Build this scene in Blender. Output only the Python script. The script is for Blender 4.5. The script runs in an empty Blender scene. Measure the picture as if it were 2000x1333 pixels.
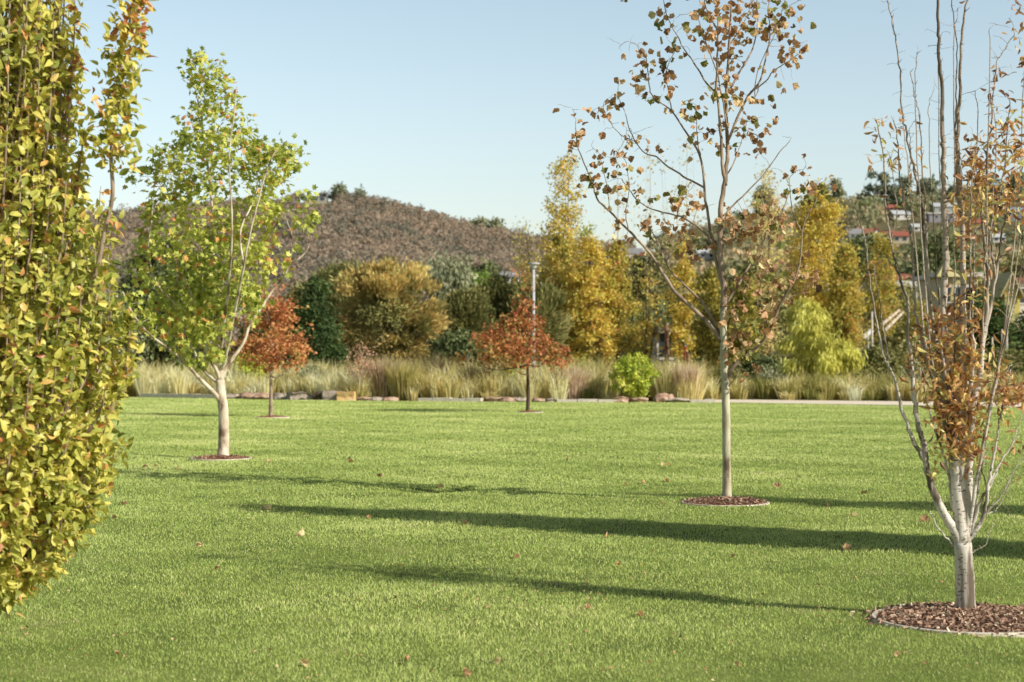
import bpy, math, random
import numpy as np
from mathutils import Vector

random.seed(7)
rng = np.random.default_rng(11)
PI = math.pi
F = 3333.0          # focal length in pixels of a 2000 px wide picture
CAMH = 1.6
HY = 700.0          # horizon row

def P(px, py, D):
    return np.array([(px - 1000.0) / F * D, D, CAMH + (HY - py) / F * D])
def G(px, py):
    """point on the flat lawn seen at that place"""
    D = CAMH * F / (py - HY)
    return np.array([(px - 1000.0) / F * D, D, 0.0])

def lin(c):
    return tuple(((v / 255.0) / 12.92 if v / 255.0 <= 0.04045 else ((v / 255.0 + 0.055) / 1.055) ** 2.4) for v in c)

# ------------------------------------------------------------------ scene
scene = bpy.context.scene
COL = scene.collection
scene.render.engine = 'CYCLES'
scene.view_settings.view_transform = 'Standard'
scene.view_settings.look = 'None'
scene.view_settings.exposure = 0
scene.view_settings.gamma = 1

cam = bpy.data.cameras.new('camera')
camo = bpy.data.objects.new('camera', cam)
COL.objects.link(camo)
camo.location = (0, 0, CAMH)
camo.rotation_euler = (PI / 2, 0, 0)
cam.sensor_width = 36
cam.lens = 36 * F / 2000
cam.shift_y = (HY - 666.5) / 2000
cam.clip_start = 0.1
cam.clip_end = 20000
cam.dof.use_dof = True
cam.dof.focus_distance = 14.5
cam.dof.aperture_fstop = 3.2
scene.camera = camo

# sun from the right and a little behind the camera
AZ = math.radians(59)
EL = math.radians(33)
d = Vector((-math.sin(AZ) * math.cos(EL), math.cos(AZ) * math.cos(EL), -math.sin(EL)))
sun = bpy.data.lights.new('sun', 'SUN')
sun.energy = 5.0
sun.angle = math.radians(0.5)
sun.color = (1.0, 0.94, 0.84)
suno = bpy.data.objects.new('sun', sun)
COL.objects.link(suno)
suno.rotation_euler = d.to_track_quat('-Z', 'Y').to_euler()
suno.location = (20, -10, 30)

w = bpy.data.worlds.new('World')
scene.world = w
w.use_nodes = True
nt = w.node_tree
bg = nt.nodes['Background']
sky = nt.nodes.new('ShaderNodeTexSky')
sky.sky_type = 'NISHITA'
sky.sun_disc = False
sky.sun_elevation = EL
sky.sun_rotation = math.radians(180) - AZ      # clockwise from +Y: towards (+x, -y)
sky.air_density = 1.0
sky.dust_density = 1.3
sky.ozone_density = 2.0
hsv = nt.nodes.new('ShaderNodeHueSaturation')
hsv.inputs['Hue'].default_value = 0.485
hsv.inputs['Saturation'].default_value = 0.72
hsv.inputs['Value'].default_value = 1.12
nt.links.new(sky.outputs[0], hsv.inputs['Color'])
# sky palest low down; dimmed above the frame to deepen the cast shadows
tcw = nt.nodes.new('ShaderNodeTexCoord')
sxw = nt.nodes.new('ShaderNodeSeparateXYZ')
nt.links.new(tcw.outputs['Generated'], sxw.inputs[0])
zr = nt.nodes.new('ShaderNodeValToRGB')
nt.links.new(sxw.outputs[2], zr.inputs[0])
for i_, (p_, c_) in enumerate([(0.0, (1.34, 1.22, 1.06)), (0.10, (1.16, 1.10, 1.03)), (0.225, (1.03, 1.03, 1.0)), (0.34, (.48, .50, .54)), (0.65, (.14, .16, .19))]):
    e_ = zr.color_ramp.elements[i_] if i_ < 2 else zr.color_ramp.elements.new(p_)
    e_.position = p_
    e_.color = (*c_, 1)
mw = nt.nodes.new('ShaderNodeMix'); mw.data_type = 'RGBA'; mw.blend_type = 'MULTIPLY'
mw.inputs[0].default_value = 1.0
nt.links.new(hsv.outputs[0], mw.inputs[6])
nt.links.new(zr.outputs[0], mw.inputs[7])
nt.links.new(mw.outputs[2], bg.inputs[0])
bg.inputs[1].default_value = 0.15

# ------------------------------------------------------------------ materials
def new_mat(name):
    m = bpy.data.materials.new(name)
    m.use_nodes = True
    return m, m.node_tree, m.node_tree.nodes['Principled BSDF']

def ramp(t, stops, src):
    r = t.nodes.new('ShaderNodeValToRGB')
    el = r.color_ramp.elements
    while len(el) < len(stops):
        el.new(0.5)
    for e, (p, c) in zip(el, stops):
        e.position = p
        e.color = (*c, 1)
    t.links.new(src, r.inputs[0])
    return r

def leafcol(c, gain, sat):
    l = lin(c); y = .3 * l[0] + .6 * l[1] + .1 * l[2]
    return tuple(min(.85, (y + (v - y) * sat) * gain) for v in l)
def leaf_mat(name, stops, trans=0.35, rough=0.55, spec=0.25, sat=0.92, gain=1.9):
    """leaf tint attribute -> colour ramp, diffuse front and light coming through"""
    m, t, b = new_mat(name)
    a = t.nodes.new('ShaderNodeAttribute')
    a.attribute_name = 'tint'
    r = ramp(t, [(p, leafcol(c, gain, sat)) for p, c in stops], a.outputs['Fac'])
    t.links.new(r.outputs[0], b.inputs['Base Color'])
    b.inputs['Roughness'].default_value = rough
    b.inputs['Specular IOR Level'].default_value = spec
    tr = t.nodes.new('ShaderNodeBsdfTranslucent')
    hs = t.nodes.new('ShaderNodeHueSaturation')
    hs.inputs['Saturation'].default_value = 1.03
    hs.inputs['Value'].default_value = 1.1
    t.links.new(r.outputs[0], hs.inputs['Color'])
    t.links.new(hs.outputs[0], tr.inputs[0])
    mx = t.nodes.new('ShaderNodeMixShader')
    mx.inputs[0].default_value = trans
    t.links.new(b.outputs[0], mx.inputs[1])
    t.links.new(tr.outputs[0], mx.inputs[2])
    t.links.new(mx.outputs[0], t.nodes['Material Output'].inputs[0])
    return m

def noise_mat(name, stops, scale=5.0, detail=6.0, rough=0.85, stretch=(1, 1, 1), bump=0.3, bscale=None, dist=0.0, coord='Object', bdist=0.02):
    m, t, b = new_mat(name)
    tc = t.nodes.new('ShaderNodeTexCoord')
    mp = t.nodes.new('ShaderNodeMapping')
    mp.inputs['Scale'].default_value = stretch
    t.links.new(tc.outputs[coord], mp.inputs[0])
    n = t.nodes.new('ShaderNodeTexNoise')
    n.inputs['Scale'].default_value = scale
    n.inputs['Detail'].default_value = detail
    n.inputs['Distortion'].default_value = dist
    t.links.new(mp.outputs[0], n.inputs[0])
    r = ramp(t, [(p, lin(c)) for p, c in stops], n.outputs[0])
    t.links.new(r.outputs[0], b.inputs['Base Color'])
    b.inputs['Roughness'].default_value = rough
    b.inputs['Specular IOR Level'].default_value = 0.25
    if bump:
        n2 = t.nodes.new('ShaderNodeTexNoise')
        n2.inputs['Scale'].default_value = bscale or scale * 4
        n2.inputs['Detail'].default_value = 8
        t.links.new(mp.outputs[0], n2.inputs[0])
        bp = t.nodes.new('ShaderNodeBump')
        bp.inputs['Strength'].default_value = bump
        bp.inputs['Distance'].default_value = bdist
        t.links.new(n2.outputs[0], bp.inputs['Height'])
        t.links.new(bp.outputs[0], b.inputs['Normal'])
    return m

M = {}
M['lawn_soil'] = noise_mat('lawn_turf', [(0.3, (94, 108, 48)), (0.5, (116, 130, 60)), (0.62, (128, 140, 70)), (0.75, (146, 138, 96))], scale=1.3, detail=10, rough=0.95, bump=0.6, bscale=60)
M['ground'] = noise_mat('scrub_ground', [(0.35, (88, 84, 52)), (0.55, (112, 104, 70)), (0.7, (134, 120, 90))], scale=0.25, detail=9, rough=0.95, bump=0.4, bscale=2)
M['hill'] = noise_mat('hillside_ground', [(0.35, (70, 66, 48)), (0.5, (98, 86, 66)), (0.65, (128, 110, 90))], scale=0.02, detail=9, rough=0.95, bump=0)
M['grass'] = leaf_mat('grass_blade', [(0.0, (100, 122, 44)), (0.35, (138, 157, 68)), (0.65, (166, 182, 90)), (0.86, (196, 200, 120)), (1.0, (206, 192, 146))], trans=0.25, rough=0.6, spec=0.2, sat=.88, gain=1.42)
M['pear'] = leaf_mat('hornbeam_leaf', [(0.0, (84, 96, 36)), (0.3, (136, 142, 54)), (0.6, (182, 176, 76)), (0.84, (208, 188, 90)), (0.94, (198, 146, 82)), (1.0, (160, 102, 66))], trans=0.34, rough=0.4, spec=0.4, gain=1.5)
M['plane_green'] = leaf_mat('green_plane_leaf', [(0.0, (94, 108, 38)), (0.35, (142, 152, 54)), (0.7, (182, 184, 80)), (0.88, (210, 194, 88)), (0.94, (204, 142, 74)), (1.0, (164, 100, 64))], trans=0.33, rough=0.45, spec=0.35, gain=1.5)
M['plane_brown'] = leaf_mat('dry_plane_leaf', [(0.0, (88, 66, 46)), (0.3, (138, 104, 72)), (0.6, (178, 142, 100)), (0.82, (206, 176, 132)), (0.9, (128, 122, 60)), (1.0, (96, 104, 48))], trans=0.25, rough=0.6, gain=1.6)
M['pear_rust'] = leaf_mat('rusty_pear_leaf', [(0.0, (110, 72, 44)), (0.3, (160, 110, 60)), (0.55, (192, 146, 74)), (0.78, (204, 180, 88)), (1.0, (168, 168, 84))], trans=0.33, rough=0.4, spec=0.5, sat=.82, gain=1.55)
M['oak_rust'] = leaf_mat('rust_oak_leaf', [(0.0, (112, 66, 40)), (0.3, (162, 94, 58)), (0.55, (188, 126, 72)), (0.78, (166, 134, 70)), (1.0, (128, 126, 64))], trans=0.35, gain=1.45)
M['oak_orange'] = leaf_mat('orange_oak_leaf', [(0.0, (124, 76, 46)), (0.4, (172, 108, 64)), (0.75, (196, 140, 84)), (1.0, (176, 148, 80))], trans=0.35, gain=1.45)
M['poplar_gold'] = leaf_mat('gold_poplar_leaf', [(0.0, (124, 112, 46)), (0.3, (172, 152, 58)), (0.6, (208, 184, 76)), (0.78, (196, 150, 72)), (1.0, (146, 154, 68))], trans=0.38, rough=0.45, gain=1.6)
M['poplar_green'] = leaf_mat('green_gold_poplar_leaf', [(0.0, (92, 92, 38)), (0.35, (136, 130, 50)), (0.6, (184, 164, 66)), (0.82, (144, 152, 68)), (1.0, (178, 124, 66))], trans=0.38, rough=0.45, gain=1.6)
M['poplar_pale'] = leaf_mat('pale_poplar_leaf', [(0.0, (160, 130, 74)), (0.5, (200, 166, 110)), (0.8, (204, 182, 100)), (1.0, (206, 150, 112))], trans=0.45)
M['wattle'] = leaf_mat('orange_wattle_foliage', [(0.0, (92, 96, 50)), (0.35, (128, 118, 60)), (0.65, (166, 140, 76)), (1.0, (200, 170, 100))], trans=0.2, sat=.88, rough=0.8, spec=0.1)
M['olive'] = leaf_mat('olive_foliage', [(0.0, (66, 70, 34)), (0.4, (92, 94, 50)), (0.75, (120, 116, 66)), (1.0, (142, 136, 84))], trans=0.2, rough=0.8, spec=0.1)
M['greygreen'] = leaf_mat('grey_green_foliage', [(0.0, (78, 84, 58)), (0.4, (108, 112, 82)), (0.75, (132, 134, 104)), (1.0, (154, 152, 124))], trans=0.2, rough=0.7, spec=0.15)
M['dark'] = leaf_mat('dark_evergreen_foliage', [(0.0, (54, 62, 36)), (0.5, (78, 88, 50)), (1.0, (106, 112, 68))], trans=0.15, rough=0.7, spec=0.15)
M['conifer'] = leaf_mat('conifer_foliage', [(0.0, (42, 56, 28)), (0.5, (66, 84, 42)), (1.0, (94, 110, 58))], trans=0.12, rough=0.7, spec=0.15)
M['bright'] = leaf_mat('bright_green_foliage', [(0.0, (70, 96, 28)), (0.5, (104, 132, 40)), (1.0, (140, 158, 58))], trans=0.3)
M['lime'] = leaf_mat('lime_conifer_foliage', [(0.0, (130, 130, 50)), (0.4, (178, 174, 76)), (0.8, (204, 198, 100)), (1.0, (216, 208, 120))], trans=0.3, rough=0.7, spec=0.15, gain=1.5)
M['yellowshrub'] = leaf_mat('yellow_green_shrub_leaf', [(0.0, (84, 104, 34)), (0.4, (128, 142, 42)), (0.8, (176, 176, 60)), (1.0, (206, 190, 72))], trans=0.35)
M['tussock'] = leaf_mat('tussock_blade', [(0.0, (92, 98, 52)), (0.25, (134, 130, 76)), (0.5, (172, 158, 110)), (0.75, (204, 182, 140)), (1.0, (222, 200, 164))], trans=0.3, rough=0.7, spec=0.15, sat=1.05, gain=1.75)
M['tussock_purple'] = leaf_mat('purple_brown_grass', [(0.0, (96, 88, 62)), (0.5, (150, 128, 104)), (1.0, (188, 164, 142))], trans=0.3, rough=0.7, spec=0.15)
M['tussock_dark'] = leaf_mat('dark_rush', [(0.0, (62, 58, 38)), (0.5, (98, 88, 58)), (1.0, (134, 118, 84))], trans=0.2, rough=0.8, spec=0.1)
M['pinktwig'] = leaf_mat('pink_twig_leaf', [(0.0, (150, 104, 84)), (1.0, (196, 150, 122))], trans=0.3)
M['forest'] = leaf_mat('hazy_dry_forest_foliage', [(0.0, (90, 94, 82)), (0.2, (112, 106, 90)), (0.5, (134, 118, 99)), (0.8, (146, 126, 106)), (1.0, (146, 142, 110))], trans=0.3, rough=0.9, spec=0.05, sat=.85, gain=1.75)  # distance haze is put into these pale, greyed tints
M['forest_r'] = leaf_mat('suburban_foliage', [(0.0, (86, 94, 66)), (0.35, (112, 114, 82)), (0.65, (136, 126, 96)), (0.85, (156, 132, 104)), (1.0, (168, 148, 108))], trans=0.3, rough=0.9, spec=0.05)
M['euc'] = leaf_mat('gum_foliage', [(0.0, (70, 84, 66)), (0.5, (102, 110, 86)), (1.0, (136, 138, 110))], trans=0.15, rough=0.8, spec=0.1)
M['chips'] = leaf_mat('bark_chip', [(0.0, (78, 60, 48)), (0.4, (122, 96, 78)), (0.75, (158, 130, 108)), (1.0, (200, 174, 148))], trans=0.0, rough=0.85, spec=0.1)
M['litter'] = leaf_mat('leaf_crumb', [(0.0, (96, 70, 44)), (0.5, (160, 124, 84)), (1.0, (206, 176, 136))], trans=0.15, rough=0.8, spec=0.1)
M['mulch'] = noise_mat('mulch_bed', [(0.35, (66, 50, 40)), (0.5, (98, 76, 60)), (0.65, (136, 108, 86))], scale=28, rough=0.95, bump=1.0, bscale=60)
M['mulch_red'] = noise_mat('red_mulch_bed', [(0.35, (104, 58, 42)), (0.5, (140, 84, 62)), (0.65, (166, 110, 84))], scale=28, rough=0.95, bump=1.0, bscale=60)
M['bark_pale'] = noise_mat('pale_plane_bark', [(0.36, (122, 104, 84)), (0.46, (188, 172, 148)), (0.58, (216, 204, 182)), (0.7, (228, 220, 202))], scale=7, stretch=(1, 1, .45), rough=0.85, bump=0.6, bscale=22, coord='Object', bdist=0.02)
M['bark_green'] = noise_mat('smooth_plane_bark', [(0.33, (104, 92, 72)), (0.42, (168, 160, 132)), (0.56, (196, 190, 162)), (0.68, (214, 206, 180))], scale=9, stretch=(1, 1, .35), rough=0.75, bump=0.5, bscale=25, bdist=0.01)
M['bark_grey'] = noise_mat('grey_branch_bark', [(0.35, (124, 106, 88)), (0.6, (174, 154, 132)), (0.75, (200, 182, 160))], scale=12, stretch=(1, 1, .4), bump=0.3)
M['bark_dark'] = noise_mat('dark_bark', [(0.35, (58, 48, 38)), (0.65, (104, 88, 70))], scale=6, stretch=(1, 1, .3), bump=0.4)
M['concrete'] = noise_mat('pale_concrete', [(0.3, (200, 190, 172)), (0.7, (230, 220, 204))], scale=6, bump=0.2)
M['path'] = noise_mat('pale_path', [(0.3, (234, 218, 190)), (0.7, (246, 234, 212))], scale=3, bump=0.2)
M['rock'] = noise_mat('grey_rock', [(0.3, (130, 118, 104)), (0.5, (172, 158, 142)), (0.7, (196, 182, 162))], scale=3, bump=0.7, bscale=9, bdist=0.05)
M['rock_pink'] = noise_mat('pink_rock', [(0.3, (136, 104, 88)), (0.5, (180, 148, 126)), (0.7, (204, 180, 156))], scale=3, bump=0.7, bscale=9, bdist=0.05)
M['sandstone'] = noise_mat('golden_sandstone', [(0.35, (198, 170, 124)), (0.5, (214, 176, 112)), (0.7, (222, 200, 160))], scale=2.5, stretch=(1, 1, 2), bump=0.5, bdist=0.04)
M['metal'] = noise_mat('pale_grey_metal', [(0.3, (176, 178, 178)), (0.7, (196, 198, 198))], scale=5, rough=0.5, bump=0)
M['timber'] = noise_mat('weathered_timber', [(0.3, (118, 88, 66)), (0.7, (166, 132, 104))], scale=4, stretch=(1, 1, .15), bump=0.3)
M['white_pole'] = noise_mat('whitewashed_pole', [(0.3, (186, 178, 164)), (0.7, (212, 204, 190))], scale=3, bump=0.1)

# white-barked tree: pale bark with dark horizontal marks and rough streaks
def white_bark():
    m, t, b = new_mat('white_bark')
    tc = t.nodes.new('ShaderNodeTexCoord')
    def nz(scale, st, det=6, dist=0.0):
        mp = t.nodes.new('ShaderNodeMapping')
        mp.inputs['Scale'].default_value = st
        t.links.new(tc.outputs['Object'], mp.inputs[0])
        n = t.nodes.new('ShaderNodeTexNoise')
        n.inputs['Scale'].default_value = scale
        n.inputs['Detail'].default_value = det
        n.inputs['Distortion'].default_value = dist
        t.links.new(mp.outputs[0], n.inputs[0])
        return n
    n1 = nz(42, (.8, .8, 1.9))
    n2 = nz(14, (1.4, 1.4, .28), 8)
    base = ramp(t, [(0.3, lin((150, 138, 120))), (0.48, lin((206, 198, 184))), (0.75, lin((236, 230, 220)))], n2.outputs[0])
    dk = ramp(t, [(0.585, (0, 0, 0)), (0.66, (1, 1, 1))], n1.outputs[0])
    n3 = nz(9, (1, 1, .12), 8)
    dk2 = ramp(t, [(0.50, (0, 0, 0)), (0.60, (1, 1, 1))], n3.outputs[0])
    mxm = t.nodes.new('ShaderNodeMath'); mxm.operation = 'MAXIMUM'
    t.links.new(dk.outputs[0], mxm.inputs[0]); t.links.new(dk2.outputs[0], mxm.inputs[1])
    mix = t.nodes.new('ShaderNodeMix'); mix.data_type = 'RGBA'
    sx = t.nodes.new('ShaderNodeSeparateXYZ')
    t.links.new(tc.outputs['Object'], sx.inputs[0])
    mr = t.nodes.new('ShaderNodeMapRange')
    mr.inputs[1].default_value = .9; mr.inputs[2].default_value = 3.0
    mr.inputs[3].default_value = 0.0; mr.inputs[4].default_value = 0.85
    t.links.new(sx.outputs[2], mr.inputs[0])
    up = t.nodes.new('ShaderNodeMix'); up.data_type = 'RGBA'
    t.links.new(mr.outputs[0], up.inputs[0])
    t.links.new(base.outputs[0], up.inputs[6])
    up.inputs[7].default_value = (*lin((156, 134, 112)), 1)
    t.links.new(mxm.outputs[0], mix.inputs[0])
    t.links.new(up.outputs[2], mix.inputs[6])
    mix.inputs[7].default_value = (*lin((98, 86, 70)), 1)
    t.links.new(mix.outputs[2], b.inputs['Base Color'])
    b.inputs['Roughness'].default_value = 0.8
    bp = t.nodes.new('ShaderNodeBump')
    bp.inputs['Strength'].default_value = 0.7
    bp.inputs['Distance'].default_value = 0.006
    bp.invert = True
    t.links.new(mxm.outputs[0], bp.inputs['Height'])
    t.links.new(bp.outputs[0], b.inputs['Normal'])
    return m
M['bark_white'] = white_bark()

def paint(name, c, rough=0.7):
    if name in M: return M[name]
    lo = tuple(v * 0.92 for v in c)
    M[name] = noise_mat(name, [(0.3, lo), (0.7, c)], scale=1.5, rough=rough, bump=0)
    return M[name]

# ------------------------------------------------------------------ objects
def tag(o, label=None, cat=None, group=None, kind=None):
    if label: o['label'] = label
    if cat: o['category'] = cat
    if group: o['group'] = group
    if kind: o['kind'] = kind
    return o

def empty(name, loc, label, cat, group=None):
    o = bpy.data.objects.new(name, None)
    COL.objects.link(o)
    o.location = loc
    o.empty_display_size = 0.2
    return tag(o, label, cat, group)

class MB:
    """collects triangles and quads with a tint per vertex"""
    def __init__(s):
        s.v = []; s.t = []; s.q = []; s.a = []; s.n = 0
    def add(s, v, tris=None, quads=None, tint=0.5):
        v = np.asarray(v, float).reshape(-1, 3)
        s.v.append(v)
        a = np.broadcast_to(np.asarray(tint, float), (len(v),))
        s.a.append(a)
        if tris is not None and len(tris): s.t.append(np.asarray(tris, int).reshape(-1, 3) + s.n)
        if quads is not None and len(quads): s.q.append(np.asarray(quads, int).reshape(-1, 4) + s.n)
        s.n += len(v)
    def box(s, c, size, rz=0.0, tint=0.5, top=1.0, rx=0.0):
        x, y, z = np.array(size) / 2.0
        v = np.array([[sx * x * (top if sz > 0 else 1), sy * y * (top if sz > 0 else 1), sz * z] for sz in (-1, 1) for sx, sy in ((-1, -1), (1, -1), (1, 1), (-1, 1))])
        if rx:
            ca, sa = math.cos(rx), math.sin(rx)
            v = v @ np.array([[1, 0, 0], [0, ca, -sa], [0, sa, ca]]).T
        ca, sa = math.cos(rz), math.sin(rz)
        v = v @ np.array([[ca, -sa, 0], [sa, ca, 0], [0, 0, 1]]).T + np.array(c)
        s.add(v, quads=[[0, 3, 2, 1], [4, 5, 6, 7], [0, 1, 5, 4], [1, 2, 6, 5], [2, 3, 7, 6], [3, 0, 4, 7]], tint=tint)
    def tube(s, pts, rad, sides=6, tint=0.5, cap=True, wob=0.0):
        pts = np.asarray(pts, float); n = len(pts)
        rad = np.broadcast_to(np.asarray(rad, float), (n,))
        tan = np.gradient(pts, axis=0)
        tan /= np.linalg.norm(tan, axis=1)[:, None] + 1e-9
        ref = np.array([1.0, 0, 0]) if abs(tan[0, 0]) < 0.8 else np.array([0, 1.0, 0])
        ring = []
        ang = np.arange(sides) * 2 * PI / sides
        for i in range(n):
            u = ref - tan[i] * np.dot(ref, tan[i]); u /= np.linalg.norm(u) + 1e-9
            vv = np.cross(tan[i], u); ref = u
            rr = rad[i] * (1 + (wob * rng.normal(size=sides) if wob else 0))
            ring.append(pts[i] + (np.cos(ang) * rr)[:, None] * u + (np.sin(ang) * rr)[:, None] * vv)
        v = np.concatenate(ring)
        q = []
        for i in range(n - 1):
            a = i * sides
            for k in range(sides):
                k2 = (k + 1) % sides
                q.append((a + k, a + k2, a + sides + k2, a + sides + k))
        t = []
        if cap:
            v = np.vstack([v, pts[-1], pts[0]])
            e = n * sides
            for k in range(sides):
                k2 = (k + 1) % sides
                t.append(((n - 1) * sides + k, (n - 1) * sides + k2, e))
                t.append((k2, k, e + 1))
        s.add(v, tris=t, quads=q, tint=tint)
    def build(s, name, mat, parent=None, smooth=False, origin=None):
        me = bpy.data.meshes.new(name)
        if s.n:
            v = np.concatenate(s.v)
            if parent is not None:
                v = v - np.array(parent.matrix_world_loc if hasattr(parent, 'matrix_world_loc') else wloc(parent))
            elif origin is not None:
                v = v - np.array(origin)
            t = np.concatenate(s.t) if s.t else np.zeros((0, 3), int)
            q = np.concatenate(s.q) if s.q else np.zeros((0, 4), int)
            me.vertices.add(len(v))
            me.vertices.foreach_set('co', v.astype(np.float32).ravel())
            loops = np.concatenate([t.ravel(), q.ravel()])
            me.loops.add(len(loops))
            me.loops.foreach_set('vertex_index', loops.astype(np.int32))
            nf = len(t) + len(q)
            me.polygons.add(nf)
            st = np.concatenate([np.arange(len(t)) * 3, len(t) * 3 + np.arange(len(q)) * 4])
            me.polygons.foreach_set('loop_start', st.astype(np.int32))
            me.polygons.foreach_set('use_smooth', np.full(nf, bool(smooth)))
            me.update(calc_edges=True)
            at = me.attributes.new('tint', 'FLOAT', 'POINT')
            at.data.foreach_set('value', np.concatenate(s.a).astype(np.float32))
        me.materials.append(mat)
        o = bpy.data.objects.new(name, me)
        COL.objects.link(o)
        if parent is not None: o.parent = parent
        elif origin is not None: o.location = origin
        return o

def wloc(o):
    p = np.array(o.location)
    while o.parent is not None:
        o = o.parent; p = p + np.array(o.location)
    return p

def unit(v):
    return v / (np.linalg.norm(v, axis=-1, keepdims=True) + 1e-9)

# ------------------------------------------------------------------ leaves
def t_ovate(fold=0.16, curl=0.18, kw=.85):
    ys = [0, .18, .45, .75, 1.0]; ws = [v * kw for v in (.02, .24, .31, .19, 0)]
    v = []
    for y, wd in zip(ys, ws):
        z = -curl * (y ** 2)
        v += [(-wd, y, z + fold * wd * 1.6), (0, y, z), (wd, y, z + fold * wd * 1.6)]
    t = []
    for i in range(4):
        a = i * 3
        for k in (0, 1):
            t += [(a + k, a + k + 1, a + k + 4), (a + k, a + k + 4, a + k + 3)]
    return np.array(v), np.array(t)
def t_palmate(curl=0.15, seed=0, cup=0.0, even=0.0):
    r_ = random.Random(seed)
    pts = [(0, 0)]
    ang = [-150, -118, -88, -58, -38, -18, 0, 18, 38, 58, 88, 118, 150]
    rad = [.30, .52, .34, .62, .38, .36, .68, .36, .38, .62, .34, .52, .30]
    v = [(0, .38, 0.05)]
    rad = [r + (.5 - r) * even for r in rad]
    for a, r in zip(ang, rad):
        r *= r_.uniform(.9, 1.1)
        a = math.radians(a)
        x, y = math.sin(a) * r, math.cos(a) * r + .38
        v.append((x, y, -curl * (x * x + (y - .38) ** 2) * 1.6 + cup * x * x * 2 + r_.uniform(-.03, .03)))
    v.append((0, 0.02, 0))
    n = len(v)
    t = [(0, i + 1, i) for i in range(1, n - 1)] + [(0, 1, n - 1)]
    return np.array(v), np.array(t)
def t_dry(seed=0):
    r_ = random.Random(seed)
    v, t = t_palmate(0.1, seed, 0, .72)
    v = v.copy()
    k = r_.uniform(1.3, 2.6)
    for i in range(len(v)):
        x, y, z = v[i]
        a = x * k * 1.5
        b = (y - .38) * r_.uniform(.6, 1.4)
        v[i] = (math.sin(a) / (k * 1.5) if k else x, y * .85 + r_.uniform(-.05, .05), z + (1 - math.cos(a)) * .55 + b * b * .6)
    return v, t
def t_kite(wd=0.34):
    return np.array([(0, 0, 0), (wd, .45, .08), (0, 1, -.05), (-wd, .45, .08)]), np.array([(0, 1, 2), (0, 2, 3)])
def t_strand(wd=0.1):
    return np.array([(-wd, 0, 0), (wd, 0, 0), (0, 1, -.1)]), np.array([(0, 1, 2)])

def leaves(mb, tpl, pos, axis, normal, size, tint):
    v, t = tpl
    pos = np.asarray(pos, float); N = len(pos)
    if N == 0: return
    axis = unit(np.asarray(axis, float))
    normal = np.asarray(normal, float)
    normal = unit(normal - axis * np.sum(normal * axis, axis=1, keepdims=True))
    side = np.cross(axis, normal)
    size = np.broadcast_to(np.asarray(size, float), (N,))
    L = v[None, :, 0, None] * side[:, None, :] + v[None, :, 1, None] * axis[:, None, :] + v[None, :, 2, None] * normal[:, None, :]
    V = pos[:, None, :] + L * size[:, None, None]
    T = t[None] + (np.arange(N) * len(v))[:, None, None]
    tint = np.clip(np.broadcast_to(np.asarray(tint, float), (N,)), 0, 1)
    mb.add(V.reshape(-1, 3), tris=T.reshape(-1, 3), tint=np.repeat(tint, len(v)))

def rdir(n, up=0.0, spread=1.0):
    v = rng.normal(size=(n, 3)) * spread
    v[:, 2] += up
    return unit(v)

# ------------------------------------------------------------------ branching
def colonize(nodes, parents, attr, step, di, dk, iters=80, up=0.1, jit=0.15):
    """space colonisation: grows nodes towards attractor points"""
    nodes = [np.array(n, float) for n in nodes]; parents = list(parents)
    A = np.array(attr, float)
    if len(A) == 0: return np.array(nodes), np.array(parents)
    N = np.array(nodes)
    dist = np.full(len(A), 1e9); near = np.zeros(len(A), int)
    def upd(ids):
        nonlocal dist, near
        for c in range(0, len(ids), 400):
            ii = ids[c:c + 400]
            pp = np.array([nodes[i] for i in ii])
            dd = np.linalg.norm(A[:, None] - pp[None], axis=2)
            k = dd.argmin(1); m = dd[np.arange(len(A)), k]
            b = m < dist
            dist = np.where(b, m, dist)
            near = np.where(b, np.array(ii)[k], near)
    upd(list(range(len(nodes))))
    for it in range(iters):
        keep = dist > dk
        A = A[keep]; dist = dist[keep]; near = near[keep]
        if len(A) == 0: break
        act = dist < di
        if not act.any(): break
        new = []
        for nid in np.unique(near[act]):
            sel = act & (near == nid)
            dirv = unit(A[sel] - nodes[nid]).sum(0)
            dirv = dirv / (np.linalg.norm(dirv) + 1e-9)
            dirv = dirv + rng.normal(size=3) * jit
            dirv[2] += up
            dirv /= np.linalg.norm(dirv) + 1e-9
            p = nodes[nid] + dirv * step
            nodes.append(p); parents.append(int(nid)); new.append(len(nodes) - 1)
        if len(nodes) > 9000: break
        upd(new)
    return np.array(nodes), np.array(parents)

def pipe(nodes, parents, tip, power=2.3):
    n = len(nodes)
    r = np.zeros(n); kids = [[] for _ in range(n)]
    for i in range(n):
        if parents[i] >= 0: kids[parents[i]].append(i)
    for i in range(n - 1, -1, -1):
        if not kids[i]: r[i] = tip ** power
        else: r[i] = sum(r[k] for k in kids[i])
    return r ** (1 / power), kids

def draw_chains(mb, nodes, parents, rad, kids, start, big=6, small=4, thr=0.02, skip=0):
    """tubes along the tree graph for nodes with index >= skip"""
    stack = list(start)
    while stack:
        par, i = stack.pop()
        pts = []; rr = []
        if par >= 0:
            pts.append(nodes[par]); rr.append(min(rad[par], rad[i] * 1.25))
        while True:
            pts.append(nodes[i]); rr.append(rad[i])
            ks = [k for k in kids[i] if k >= skip]
            if not ks: break
            ks.sort(key=lambda k: -rad[k])
            for k in ks[1:]: stack.append((i, k))
            i = ks[0]
        if len(pts) < 2: continue
        rr[-1] *= 0.5
        mb.tube(pts, rr, sides=big if max(rr) > thr else small)

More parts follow.
